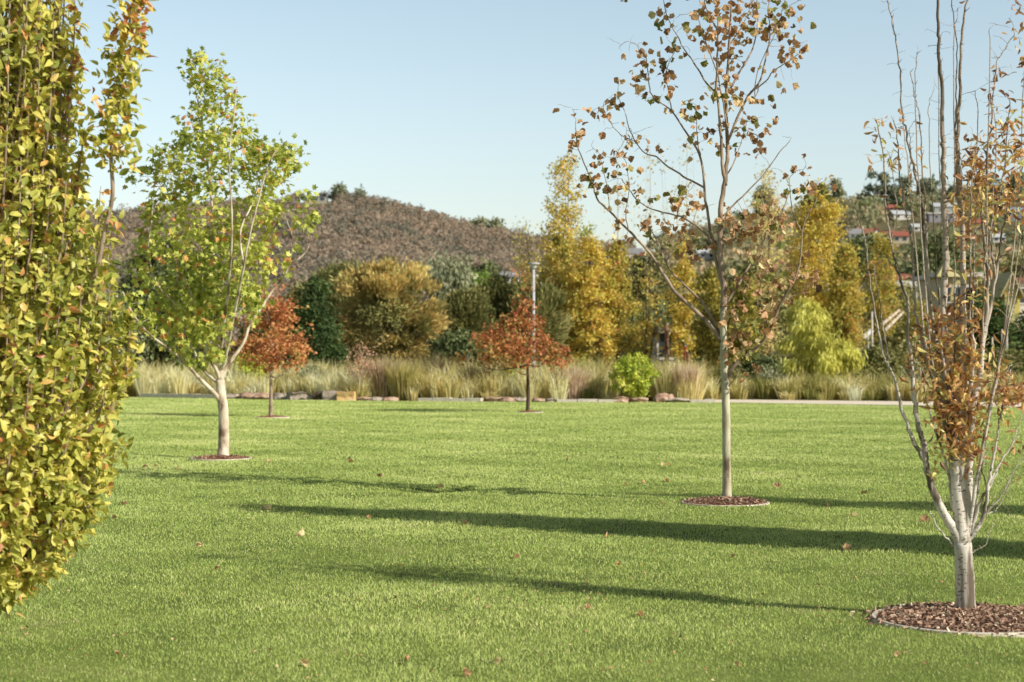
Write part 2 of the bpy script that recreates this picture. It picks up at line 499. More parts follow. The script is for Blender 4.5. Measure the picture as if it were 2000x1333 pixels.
def smooth_poly(pts, n=4):
    """Catmull-Rom through the points"""
    pts = [np.array(p, float) for p in pts]
    if len(pts) < 3: return np.array(pts)
    P_ = [2 * pts[0] - pts[1]] + pts + [2 * pts[-1] - pts[-2]]
    out = []
    for i in range(1, len(P_) - 2):
        for k in range(n):
            t = k / n
            a, b, c, e = P_[i - 1], P_[i], P_[i + 1], P_[i + 2]
            out.append(0.5 * ((2 * b) + (c - a) * t + (2 * a - 5 * b + 4 * c - e) * t * t + (3 * b - a - 3 * c + e) * t ** 3))
    out.append(pts[-1])
    return np.array(out)

# ------------------------------------------------------------------ terrain
RX = [-1800, -600, 100, 300, 560, 640, 720, 780, 840, 890, 950, 1000, 1060, 1130, 1200, 1300, 1400, 1500, 1600, 1700, 1800, 2000, 2600, 3800]
RYY = [520, 470, 436, 420, 397, 392, 396, 411, 428, 444, 456, 466, 478, 492, 500, 484, 462, 440, 420, 408, 404, 400, 430, 520]
def ridge(u):
    return np.interp(u, RX, RYY)
def sstep(a, b, x):
    t = np.clip((x - a) / (b - a), 0, 1)
    return t * t * (3 - 2 * t)
def Yr(u): return 1700 - 850 * sstep(1050, 1350, u)
def Y0(u): return 640 - 420 * sstep(1050, 1350, u)
def H(X, Y):
    X = np.asarray(X, float); Y = np.asarray(Y, float)
    u = X / np.maximum(Y, 1) * F + 1000
    e = (HY - ridge(u)) / F
    yr, y0 = Yr(u), Y0(u)
    t = np.clip((Y - y0) / (yr - y0), 0, 1)
    z = (e * yr + CAMH) * (0.75 * t + 0.25 * t * t)
    back = np.clip((Y - yr) / 1500, 0, 1)
    z = z * (1 - 0.75 * back)
    z = z + 3.0 * t * np.sin(X * 0.021 + 1.3) * np.sin(Y * 0.017) * (1 - back) * sstep(0, .2, t) * (1 - sstep(.85, 1, t))
    return z
def cast(px, py, dmin=100.0):
    """first terrain point seen at that place"""
    for Y in np.arange(dmin, 1900, 4.0):
        X = (px - 1000) / F * Y
        if H(X, Y) >= CAMH + (HY - py) / F * Y:
            return np.array([X, Y, float(H(X, Y))])
    Y = float(Yr(px)); X = (px - 1000) / F * Y
    return np.array([X, Y, float(H(X, Y))])

def edge_y(u):
    """distance of the lawn's far edge"""
    yy = np.interp(u, [-800, 275, 450, 700, 1000, 1400, 2000, 2900], [773, 777, 780, 784, 786.5, 787.5, 797, 812])
    return CAMH * F / (yy - HY)

def hollow(x, y):
    """a trampled hollow and a small bump in the lawn"""
    c = G(790, 958); c2 = G(880, 957)
    return (-0.075 * np.exp(-(((x - c[0]) / .42) ** 2 + ((y - c[1]) / .35) ** 2)) - 0.05 * np.exp(-(((x - c2[0]) / .4) ** 2 + ((y - c2[1]) / .4) ** 2))
            + 0.05 * np.exp(-(((x - c[0] + .25) / .35) ** 2 + ((y - c[1] + .55) / .3) ** 2)))
def lawn_z(x, y):
    return (0.012 * np.sin(x * 1.9 + y * .7) * np.sin(y * 1.3 - x * .4) + 0.008 * np.sin(x * 4.1 + 1) * np.sin(y * 3.7)) * sstep(3, 8, y) * (1 - sstep(40, 60, y)) + hollow(x, y)

def grid_obj(name, us, ys, fx, mat, smooth=True, kind='structure', z=None):
    mb = MB()
    U, Y = np.meshgrid(us, ys)
    V = fx(U, Y).reshape(-1, 3)
    nu = len(us)
    idx = np.arange(len(ys) * nu).reshape(len(ys), nu)
    q = np.stack([idx[:-1, :-1], idx[:-1, 1:], idx[1:, 1:], idx[1:, :-1]], -1).reshape(-1, 4)
    mb.add(V, quads=q)
    return tag(mb.build(name, mat, smooth=smooth), kind=kind)

# ground: one sheet from behind the camera to beyond the horizon, hills rising out of it
def f_ground(U, Y):
    X = (U - 1000) / F * np.maximum(Y, 60)
    Z = np.where(Y > 150, H(X, np.maximum(Y, 1)), 0.0)
    e = edge_y(U)
    low = 1 - sstep(e + 0.1, e + 0.8, Y)
    Z = Z - 0.3 * low
    return np.stack([X, Y, Z], -1)
us = np.concatenate([np.linspace(-9000, -1000, 18), np.linspace(-980, 3000, 250), np.linspace(3100, 11000, 18)])
ys = np.concatenate([[-60, 0, 20, 40, 50], np.arange(53, 90, 0.5), np.linspace(92, 220, 24), np.linspace(230, 1900, 130), np.linspace(1950, 12000, 14)])
grid_obj('ground', us, ys, f_ground, M['ground'])

# lawn sheet
def f_lawn(U, T):
    e = edge_y(U)
    Y = -6 + (e + 6) * T
    X = (U - 1000) / F * np.maximum(Y * 1.0, 14)
    return np.stack([X, Y, lawn_z(X, Y)], -1)
def lawn_t():
    e = 62.0
    yy = np.concatenate([np.linspace(-6, 7, 10), np.arange(7.15, 30, 0.15), np.arange(30.5, 62, 0.5), [62.0]])
    return (yy + 6) / (e + 6)
grid_obj('lawn', np.concatenate([np.linspace(-3000, -600, 12), np.linspace(-560, 2560, 210), np.linspace(2600, 5000, 12)]), lawn_t(), f_lawn, M['lawn_soil'])

# pale path along the right part of the lawn's edge
def strip(name, us, n0, n1, z, mat, h=0.0):
    mb = MB()
    us = np.array(us, float)
    a = np.stack([(us - 1000) / F * n0, n0, np.full(len(us), z)], -1)
    b = np.stack([(us - 1000) / F * n1, n1, np.full(len(us), z)], -1)
    mb.add(np.vstack([a, b, a - [0, 0, .3]]), quads=[(i, i + 1, len(us) + i + 1, len(us) + i) for i in range(len(us) - 1)] + [(2 * len(us) + i, 2 * len(us) + i + 1, i + 1, i) for i in range(len(us) - 1)])
    return tag(mb.build(name, mat), kind='structure')
pu = np.linspace(1365, 3000, 60)
wd = np.interp(pu, [1365, 1420, 2000, 3000], [2.8, 4.2, 5.5, 6])
strip('path', pu, edge_y(pu) + 0.02, edge_y(pu) + wd, 0.03, M['path'])

# ------------------------------------------------------------------ grass blades (uncountable)
def nz2(x, y, f, s):
    r_ = np.random.default_rng(s)
    o = 0
    for k in range(5):
        a = r_.uniform(0, PI); ph = r_.uniform(0, 6.28, 2); ff = f * r_.uniform(.7, 1.6)
        o = o + np.sin((x * math.cos(a) + y * math.sin(a)) * ff + ph[0]) * np.sin((-x * math.sin(a) + y * math.cos(a)) * ff * 1.2 + ph[1])
    return o / 2.2
RINGS = [  # px, D centre, radius
    (1896, 10.36, .585), (1416, 18.72, .478), (432, 27.0, .475), (531, 45.9, .47), (1034, 50.2, .40)]
def grass():
    mb = MB()
    n = 1600000
    # sample distance with density proportional to D * D^-1.3
    c = 0.7
    u = rng.random(n)
    a, b = 7.3 ** c, 74.0 ** c
    D = (a + u * (b - a)) ** (1 / c)
    px = rng.uniform(-330, 2330, n)
    ok = D < edge_y(px) - 0.05
    x = (px - 1000) / F * D
    for rp, rd, rr in RINGS:
        rx = (rp - 1000) / F * rd
        ok &= ((x - rx) ** 2 + (D - rd) ** 2) > (rr + 0.012) ** 2
    x, D = x[ok], D[ok]
    n = len(x)
    big = nz2(x, D, .8, 3) + .6 * nz2(x, D, 2.3, 4)
    sm = nz2(x, D, 9, 5)
    h = (0.018 + 0.006 * rng.random(n) + 0.003 * big + 0.003 * sm) * np.interp(D, [8, 25, 60], [.85, 1.1, 1.6])
    h *= np.where(rng.random(n) < .03, 1.5, 1)
    bare = (nz2(x, D, 1.6, 8) > 1.15) & (nz2(x, D, 14, 9) > .0)
    h = np.where(bare, h * .45, h)
    wdt = np.maximum(0.0022, D * 0.00026) * rng.uniform(.7, 1.3, n)
    yaw = rng.uniform(0, PI, n)
    s = np.stack([np.cos(yaw), np.sin(yaw), np.zeros(n)], -1) * wdt[:, None]
    la = rng.uniform(0, 2 * PI, n); lm = np.abs(rng.normal(0, .55, n)) * h
    tip = np.stack([np.cos(la) * lm, np.sin(la) * lm, h], -1)
    base = np.stack([x, D, lawn_z(x, D) - 0.002], -1)
    V = np.stack([base - s, base + s, base + tip], 1).reshape(-1, 3)
    tint = .50 + .13 * big + .06 * sm + rng.normal(0, .10, n)
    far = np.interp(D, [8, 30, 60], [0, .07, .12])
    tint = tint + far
    tint = np.where(rng.random(n) < .045, rng.uniform(.86, 1, n), tint)
    tint = np.where(bare, rng.uniform(.75, 1, n), tint)
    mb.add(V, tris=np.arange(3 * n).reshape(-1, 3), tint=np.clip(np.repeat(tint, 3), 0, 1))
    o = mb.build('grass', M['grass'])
    tag(o, 'short mown green grass blades covering the whole park lawn', 'grass', kind='stuff')
grass()

# crumbs of soil and dead leaf in the grass
def litter():
    mb = MB()
    n = 560
    px = rng.uniform(0, 2000, n); py = 905 + 430 * rng.random(n) ** .8
    g = np.array([G(a, b) for a, b in zip(px, py)])
    # denser in a few places, as around the shadow's tip
    m = 130
    gx = np.concatenate([rng.normal(1180, 190, m), rng.normal(1330, 60, 40), rng.normal(1640, 60, 30)])
    gy = np.concatenate([rng.normal(1150, 22, m), rng.normal(985, 6, 40), rng.normal(1210, 8, 30)])
    g = np.vstack([g, [G(a, b) for a, b in zip(gx, gy)]])
    g[:, 2] = lawn_z(g[:, 0], g[:, 1]) + .022
    k = len(g)
    ax = rdir(k); ax[:, 2] *= .3
    leaves(mb, t_kite(.4), g, ax, rdir(k, 2.0), rng.uniform(.010, .027, k), rng.random(k) * .85)
    tag(mb.build('leaf_litter', M['litter']), 'tiny brown crumbs of leaf and soil scattered through the lawn', 'leaf litter', kind='stuff')
litter()

# ------------------------------------------------------------------ mulch rings round the park trees
def ring(i, px, D, R, label, red=False, chips=900):
    c = np.array([(px - 1000) / F * D, D, 0])
    e = empty('tree_ring', c, label, 'tree ring')
    mb = MB()
    n = 64
    a = np.arange(n) * 2 * PI / n
    prof = [(R - .022, .0), (R - .022, .022), (R - .018, .026), (R + .002, .026), (R + .006, .022), (R + .006, -.03)]
    v = []
    for r, z in prof:
        v += [(c[0] + r * math.cos(t), c[1] + r * math.sin(t), z) for t in a]
    q = [(k * n + j, k * n + (j + 1) % n, (k + 1) * n + (j + 1) % n, (k + 1) * n + j) for k in range(len(prof) - 1) for j in range(n)]
    mb.add(v, quads=[x[::-1] for x in q])
    mb.build('edging', M['concrete'], e, smooth=False)
    mb = MB()
    # mounded soil
    rr = np.linspace(0, R - .027, 9)
    v = [(c[0], c[1], .055)]
    for r in rr[1:]:
        for t in a[::2]:
            v.append((c[0] + r * math.cos(t), c[1] + r * math.sin(t), .012 + .043 * (1 - (r / R) ** 2) + rng.normal(0, .003)))
    m = n // 2
    t3 = [(0, 1 + j, 1 + (j + 1) % m) for j in range(m)]
    q = [(1 + k * m + j, 1 + (k + 1) * m + j, 1 + (k + 1) * m + (j + 1) % m, 1 + k * m + (j + 1) % m) for k in range(7) for j in range(m)]
    mb.add(v, tris=t3, quads=q, tint=.2)
    mm = mb.build('mulch', M['mulch_red' if red else 'mulch'], e)
    mb = MB()
    ra = rng.uniform(0, 2 * PI, chips); r = (R - .03) * np.sqrt(rng.random(chips))
    p = np.stack([c[0] + r * np.cos(ra), c[1] + r * np.sin(ra), .016 + .043 * (1 - (r / R) ** 2) + rng.uniform(0, .012, chips)], -1)
    sp_ = rng.random(chips) < .035
    so = R + np.abs(rng.normal(.0, .05, chips))
    p[sp_] = np.stack([c[0] + so * np.cos(ra), c[1] + so * np.sin(ra), np.full(chips, .024)], -1)[sp_]
    ax = rdir(chips); ax[:, 2] *= .35
    leaves(mb, (np.array([(-.18, 0, 0), (.2, .05, .05), (.16, 1, 0), (-.2, .93, .06)]), np.array([(0, 1, 2), (0, 2, 3)])), p, ax, rdir(chips, 1.6), rng.uniform(.013, .038, chips), np.clip(rng.normal(.45 if not red else .35, .25, chips), 0, 1))
    tag(mb.build('bark_chips', M['chips'], e), kind='stuff')
    return e
rl = ['wide round bed of brown bark chips with pale edging under the white barked tree',
      'round bark chip bed with flush edging under the tall sparse brown leaved tree',
      'round reddish mulch bed under the full green and yellow tree',
      'small far mulch bed at the foot of the orange oak',
      'small far mulch bed at the foot of the rust red oak']
for i, (px, D, R) in enumerate(RINGS):
    ring(i, px, D, R, rl[i], red=(i > 0), chips=[6500, 2600, 1000, 250, 250][i])
# irrigation hose lying on the near bed
mb = MB()
hp = [P(1752, 1221, 10.2), P(1790, 1210, 10.45), P(1830, 1202, 10.62), P(1845, 1199, 10.7)]
for q_ in hp: q_[2] = .035 + .0
mb.tube(smooth_poly([hp[0] + [0, 0, .0], hp[1] + [0, 0, .015], hp[2] + [0, 0, .02], hp[3] + [0, 0, .015]]), .008, 6)
tag(mb.build('drip_hose', M['timber'], smooth=True, origin=tuple(hp[1])), 'long pale bent irrigation hose lying on the bark chips of the near tree bed', 'hose')

# ------------------------------------------------------------------ middle tree: sparse brown leaved plane
def hand_tree(name, D0, label, cat, skel, base_xy, bark, pxm, seedy=0, depth=0.3, sides=8, branch_mat=None):
    """skel: list of polylines [(px,py,rpx)], first is the trunk; returns nodes for twig growth"""
    root = empty(name, base_xy, label, cat)
    tm = MB(); bm = MB()
    nodes = []; rads = []
    rr_ = random.Random(seedy)
    drawn = []
    for li, line in enumerate(skel):
        pts = []; rad = []
        # depth: branches leave the parent gradually towards their own depth
        dd = 0.0 if li == 0 else rr_.uniform(-1, 1) * depth
        start = np.array(line[0][:2], float)
        base_d = 0.0
        if li:
            best = min(drawn, key=lambda q: (q[0] - start[0]) ** 2 + (q[1] - start[1]) ** 2)
            base_d = best[2]
        tot = sum(math.dist(line[i][:2], line[i + 1][:2]) for i in range(len(line) - 1))
        acc = 0
        for k, (x, y, r) in enumerate(line):
            if k: acc += math.dist(line[k - 1][:2], (x, y))
            off = base_d + (dd) * min(acc / (pxm * 1.2), 1.4) if li else 0.0
            pts.append(P(x, y, D0 + off)); rad.append(r / pxm)
        sp = smooth_poly(pts, 5 if pxm > 250 else 4)
        sr = np.interp(np.linspace(0, 1, len(sp)), np.linspace(0, 1, len(rad)), rad)
        if li:
            sp = sp + rng.normal(0, .003, sp.shape) * (sr[:, None] < .03)
        for p, r in zip(sp, sr):
            k = F / p[1]
            drawn.append((1000 + p[0] * k, HY - (p[2] - CAMH) * k, p[1] - D0))
        if li == 0:
            sp[0][2] = -.03
            fl = np.ones(len(sp)); fl[0] = 1.22; fl[1] = 1.05
            tm.tube(sp, sr * fl, sides=18, wob=0.03)
        else:
            bm.tube(sp, sr, sides=sides if sr[0] > .015 else 5, wob=.03)
        nodes.append(sp); rads.append(sr)
    tm.build('trunk', M[bark], root, smooth=True)
    return root, bm, np.concatenate(nodes), np.concatenate(rads)

def L(*a):
    """polyline helper: x,y pairs with radius r0 -> r1"""
    pts = a[:-2]; r0, r1 = a[-2:]
    n = len(pts)
    return [(x, y, r1 + (r0 - r1) * (1 - i / (n - 1)) ** (1.5 if n > 6 else 1.0)) for i, (x, y) in enumerate(pts)]

mid_skel = [
    L((1420, 981), (1419, 900), (1418, 800), (1415, 720), (1413, 660), (1413, 600), 8.6, 6.6),
    L((1413, 600), (1414, 560), (1407, 500), (1408, 412), (1416, 352), (1421, 300), (1419, 225), (1419, 169), (1424, 90), (1428, 20), (1434, -70), (1438, -170), 7, 1.8),
    L((1409, 668), (1389, 638), (1352, 601), (1319, 571), (1297, 538), (1282, 513), (1256, 480), (1227, 450), (1190, 413), (1166, 388), (1158, 360), (1140, 318), (1128, 285), (1124, 250), 5.2, 1.1),
    L((1407, 655), (1385, 612), (1367, 586), (1337, 557), (1315, 535), (1300, 513), (1286, 476), (1271, 450), (1262, 430), 3.2, 1),
    L((1404, 486), (1374, 454), (1352, 435), (1323, 421), (1286, 413), (1249, 395), (1227, 369), (1214, 350), 2.8, .9),
    L((1412, 565), (1400, 516), (1392, 476), (1385, 432), (1376, 377), (1369, 311), (1342, 262), (1312, 217), (1285, 198), (1271, 180), (1266, 150), (1262, 110), 4.0, .9),
    L((1376, 367), (1342, 349), (1312, 330), (1282, 307), (1260, 300), (1241, 277), (1228, 250), (1222, 225), (1210, 195), 2.3, .8),
    L((1241, 277), (1220, 268), (1198, 248), (1182, 222), 1.2, .7),
    L((1417, 362), (1412, 330), (1409, 285), (1405, 225), (1399, 169), (1402, 112), (1402, 37), (1398, -30), (1390, -110), 4.0, 1.2),
    L((1401, 184), (1376, 157), (1357, 124), (1342, 105), (1320, 67), (1305, 37), (1296, 5), 2.2, .8),
    L((1422, 275), (1440, 232), (1462, 187), (1485, 157), (1496, 112), (1504, 67), (1500, 19), (1508, -30), 3.0, .9),
    L((1420, 182), (1455, 124), (1474, 82), (1480, 40), (1478, -10), 2.2, .8),
    L((1466, 180), (1495, 160), (1511, 139), (1540, 120), (1564, 103), 1.6, .7),
    L((1410, 424), (1440, 394), (1485, 349), (1522, 300), (1547, 270), 2.0, .6),
    L((1419, 745), (1433, 715), (1466, 689), (1492, 663), (1510, 627), (1527, 590), (1550, 549), (1561, 516), (1565, 480), (1567, 450), (1575, 425), (1590, 400), (1602, 372), 4.4, 1.1),
    L((1567, 455), (1552, 425), (1545, 395), (1541, 350), 1.5, .7),
    L((1417, 598), (1444, 553), (1466, 516), (1488, 480), (1503, 448), (1530, 405), (1540, 380), 3.0, .8),
    L((1416, 760), (1432, 745), (1448, 712), (1456, 690), 1.3, .6),
    L((1448, 705), (1450, 670), (1446, 640), (1438, 610), 1.2, .6),
    L((1500, 650), (1490, 620), (1478, 590), (1484, 560), 1.3, .6),
    L((1527, 590), (1560, 572), (1590, 558), 1.0, .6),
    L((1385, 612), (1378, 600), (1371, 612), 1.0, .5),
    L((1227, 450), (1222, 420), (1228, 370), (1224, 320), 1.3, .6),
    L((1190, 413), (1187, 370), (1178, 330), (1170, 300), 1.1, .6),
    L((1323, 421), (1330, 395), (1345, 380), 1.0, .6),
    L((1300, 513), (1322, 480), (1345, 455), (1362, 410), 1.3, .6),
    L((1369, 311), (1362, 270), (1360, 215), 1.5, .6),
    L((1312, 217), (1306, 180), (1300, 140), (1320, 95), 1.3, .6),
    L((1416, 352), (1436, 310), (1450, 270), (1458, 238), 1.6, .6),
    L((1485, 157), (1475, 190), (1480, 140), (1516, 60), (1530, 10), 1.2, .6),
    L((1422, 260), (1402, 150), (1376, 75), (1360, 25), 1.8, .7),
    L((1424, 90), (1450, 50), (1466, 10), (1470, -60), 1.6, .6),
    L((1402, 60), (1380, 20), (1370, -40), 1.4, .6),
]
CL = [(1297,25,6),(1290,55,3),(1330,45,3),(1355,28,2),(1385,15,5),(1410,10,5),(1440,15,5),(1470,5,6),(1500,8,3),(1530,5,5),(1558,10,2),(1565,32,3),(1360,55,4),(1375,70,5),(1385,30,4),(1395,55,5),(1410,55,6),(1425,55,5),(1430,75,4),(1466,33,3),(1460,55,4),(1475,50,4),(1510,38,5),(1520,45,4),(1455,72,3),(1490,75,3),(1515,70,4),(1545,75,3),(1545,92,4),(1555,100,3),(1573,88,2),(1528,98,2),(1253,98,2),(1268,100,2),(1253,116,1),(1256,135,2),(1306,105,3),(1322,93,3),(1293,120,4),(1303,140,5),(1280,135,2),(1278,190,4),(1262,178,2),(1247,155,3),(1245,160,3),(1308,165,2),(1298,185,2),(1337,200,2),(1358,205,4),(1362,218,4),(1390,95,4),(1375,85,3),(1430,98,4),(1425,110,3),(1450,122,2),(1412,140,4),(1410,155,4),(1405,175,5),(1420,190,4),(1438,200,5),(1475,193,3),(1440,180,2),(1480,142,2),(1510,145,2),(1505,170,2),(1455,235,5),(1460,240,3),(1503,232,3),(1475,252,2),(1435,255,3),(1382,260,3),(1350,237,2),(1358,250,2),(1490,270,4),(1410,245,3),(1355,277,2),(1405,285,3),(1440,285,3),(1480,300,2),(1205,190,5),(1220,215,1),(1175,215,5),(1178,225,3),(1132,240,3),(1128,258,3),(1125,275,3),(1113,297,2),(1170,305,4),(1165,325,2),(1210,295,3),(1205,312,3),(1231,268,2),(1226,277,1),(1145,340,3),(1160,355,4),(1145,360,2),(1190,340,3),(1190,368,3),(1205,350,2),(1227,365,2),(1243,365,4),(1204,395,2),(1228,318,2),(1284,383,2),(1280,297,2),(1315,390,2),(1325,385,4),(1335,375,3),(1348,400,5),(1323,405,3),(1256,413,2),(1263,435,4),(1265,450,3),(1303,440,5),(1295,440,2),(1247,478,1),(1220,465,3),(1215,440,2),(1333,440,4),(1350,460,3),(1360,470,4),(1350,490,3),(1320,480,3),(1365,410,3),(1400,470,5),(1415,435,5),(1430,430,5),(1445,445,6),(1455,455,5),(1440,465,4),(1462,412,3),(1500,425,5),(1505,440,5),(1520,430,5),(1525,450,4),(1485,430,3),(1535,395,2),(1565,345,2),(1540,350,3),(1575,365,3),(1555,372,4),(1600,370,5),(1610,350,2),(1590,385,3),(1575,375,3),(1465,485,4),(1475,510,4),(1505,515,4),(1515,530,5),(1505,545,5),(1495,520,4),(1540,525,2),(1570,520,5),(1575,540,5),(1590,557,2),(1465,550,5),(1455,560,4),(1447,565,3),(1515,570,4),(1520,580,5),(1530,585,3),(1435,600,4),(1430,615,3),(1490,615,5),(1500,620,5),(1480,635,5),(1445,660,5),(1440,665,4),(1430,690,5),(1495,640,3),(1460,690,4),(1450,640,3),(1455,720,3),(1505,650,2)]
for k in range(46):   # the crown goes on above the frame
    CL.append((random.gauss(1425, 70), random.uniform(-210, -10), random.randint(3, 6)))

def middle_tree():
    D0 = 18.95
    root, bm, nodes, rads = hand_tree('plane_tree', D0, 'tall slim tree with sparse curled brown leaves and mottled grey green trunk', 'tree', mid_skel, (420 / F * D0, D0, 0), 'bark_green', F / D0, seedy=5, depth=.55)
    cl = []
    for (x, y, n) in CL:
        p0 = P(x, y, D0)
        dd = np.hypot(nodes[:, 0] - p0[0], nodes[:, 2] - p0[2])
        k = dd.argmin()
        cl.append(P(x, y, nodes[k, 1] + rng.normal(0, .10)))
    cl = np.array(cl)
    extra = cl[rng.integers(0, len(cl), 330)] + rng.normal(0, .14, (330, 3)) + [0, 0, .05]
    keep = rads < .03
    nn, pp = colonize(nodes[keep], [-1] * keep.sum(), np.vstack([cl, extra]), .045, 1.2, .06, iters=50, up=.22, jit=.14)
    k0 = keep.sum()
    r, kids = pipe(nn, pp, .0022, 2.4)
    r = np.minimum(r, .009)
    starts = [(int(pp[i]), i) for i in range(k0, len(nn)) if pp[i] < k0]
    draw_chains(bm, nn, pp, r, kids, starts, big=5, small=3, thr=.006, skip=k0)
    bm.build('branches', M['bark_grey'], root, smooth=True)
    lm = [MB()]
    tp = [t_dry(s) for s in range(5)]
    pos = []; tn = []
    for c, (x, y, n) in zip(cl, CL):
        g = random.random() < .16
        for _ in range(int(n * 1.5 + .5)):
            pos.append(c + rng.normal(0, .055, 3) - [0, 0, .01]); tn.append(rng.uniform(.88, 1) if g or random.random() < .07 else np.clip(rng.normal(.5, .22), 0, .84))
    ex = extra[:80]
    for e in extra[:130]: pos.append(e); tn.append(rng.uniform(.2, .8))
    pos = np.array(pos); tn = np.array(tn)
    which = rng.integers(0, 5, len(pos))
    for w_ in range(5):
        s = which == w_
        k = s.sum()
        leaves(lm[0], tp[w_], pos[s], rdir(k, -.8), rdir(k), rng.uniform(.07, .118, k), tn[s])
    lm[0].build('leaves', M['plane_brown'], root)
middle_tree()

# ------------------------------------------------------------------ right tree: many upright white barked stems
right_skel = [
    L((1887, 1207), (1885, 1150), (1883, 1100), (1880, 1060), 19.5, 17),
    L((1877, 1066), (1857, 1024), (1835, 989), (1819, 948), (1808, 901), (1805, 869), (1794, 831), (1787, 790), (1784, 759), (1781, 721), (1774, 651), (1772, 589), (1759, 550), (1747, 503), (1735, 448), (1730, 397), (1728, 339), (1722, 281), (1712, 235), 11.5, 1.6),
    L((1803, 899), (1781, 856), (1765, 812), (1753, 765), (1740, 722), (1728, 702), (1716, 651), (1706, 589), (1695, 526), (1691, 475), (1677, 425), (1669, 405), (1654, 388), 5.5, 1.2),
    L((1737, 705), (1730, 670), (1722, 620), (1711, 550), (1707, 520), 2.2, .9),
    L((1874, 1052), (1861, 964), (1857, 885), (1844, 822), (1834, 759), (1817, 715), (1798, 659), (1786, 596), (1784, 534), (1780, 475), (1773, 429), (1763, 378), (1757, 339), (1755, 290), (1748, 240), 8, 1.5),
    L((1858, 948), (1841, 885), (1828, 844), (1808, 774), (1794, 711), (1787, 670), 3.4, 1.2),
    L((1880, 1060), (1872, 980), (1864, 880), (1855, 800), (1848, 700), (1842, 620), (1847, 518), (1847, 456), (1843, 378), (1842, 300), (1842, 262), (1841, 187), (1835, 112), (1833, 56), (1832, 0), (1830, -80), (1829, -150), 15, 3),
    L((1862, 860), (1850, 770), (1835, 700), (1822, 640), (1812, 570), (1808, 500), (1804, 440), (1798, 386), (1790, 351), (1782, 319), (1771, 262), (1762, 225), (1758, 150), (1752, 94), (1741, 37), (1732, -10), (1722, -60), 7.5, 1.3),
    L((1822, 640), (1815, 560), (1808, 470), (1806, 378), (1801, 337), (1799, 281), (1796, 225), (1788, 195), (1779, 142), 4, 1.1),
    L((1884, 1058), (1880, 950), (1877, 850), (1880, 740), (1882, 640), (1881, 573), (1881, 456), (1876, 378), (1872, 320), (1871, 262), (1874, 187), (1876, 112), (1880, 56), (1889, 0), (1895, -70), (1898, -130), 13, 2.2),
    L((1880, 456), (1870, 380), (1866, 300), (1867, 220), (1868, 140), (1866, 60), (1858, 0), (1856, -60), 3.4, 1.1),
    L((1884, 850), (1896, 750), (1903, 690), (1899, 651), (1893, 592), (1895, 495), (1896, 400), (1900, 340), (1908, 280), 5.5, 1.4),
    L((1886, 1055), (1892, 950), (1896, 850), (1903, 780), (1914, 741), (1921, 660), (1927, 592), (1930, 534), (1924, 495), (1919, 417), (1929, 356), (1927, 300), (1936, 244), (1940, 187), (1946, 127), (1955, 109), (1979, 71), 9.5, 1.1),
    L((1903, 780), (1909, 740), (1923, 651), (1940, 573), (1950, 503), (1958, 456), (1973, 397), (1989, 351), (2004, 300), (2020, 240), 6, 1.4),
    L((1952, 505), (1968, 495), (1989, 484), 1.8, .9),
    L((1945, 540), (1935, 470), (1948, 400), (1962, 330), (1966, 260), (1972, 200), 3.4, 1.1),
    L((1889, 1058), (1905, 1036), (1920, 1010), (1929, 957), (1937, 916), (1945, 869), (1951, 828), (1957, 797), (1961, 780), (1968, 752), (1974, 722), 6.5, 1.3),
    L((1892, 1048), (1901, 1024), (1916, 979), (1931, 950), 5, 3),
    L((1921, 1006), (1935, 992), (1961, 960), (1983, 916), (2004, 885), 3.0, .9),
    L((1930, 950), (1954, 901), (1976, 869), (1992, 822), (2006, 790), 2.8, .9),
    L((1930, 962), (1945, 925), (1962, 890), (1990, 850), 1.8, .8),
    L((1922, 1004), (1940, 1000), (1950, 990), (1970, 955), (1975, 930), 1.6, .8),
    L((1877, 1048), (1876, 1000), (1877, 948), (1873, 910), (1868, 870), (1862, 820), 4.5, 2),
    L((1889, 1046), (1893, 1000), (1894, 964), (1894, 882), (1897, 830), (1892, 780), 3.6, 1.6),
    L((1897, 1035), (1910, 960), (1920, 910), (1928, 880), 1.8, .8),
    L((1864, 1068), (1845, 1046), (1831, 1030), (1822, 1012), (1816, 996), 2.2, .9),
    L((1890, 1085), (1905, 1076), (1925, 1062), (1940, 1020), 1.5, .6),
    L((1929, 957), (1915, 900), (1925, 860), (1935, 800), 1.6, .7),
    L((1914, 845), (1928, 800), (1938, 770), (1958, 740), (1976, 712), 2.0, .8),
    L((1763, 378), (1775, 340), (1779, 300), (1776, 250), 1.4, .7),
    L((1740, 470), (1752, 420), (1745, 350), (1738, 300), 1.3, .7),
]
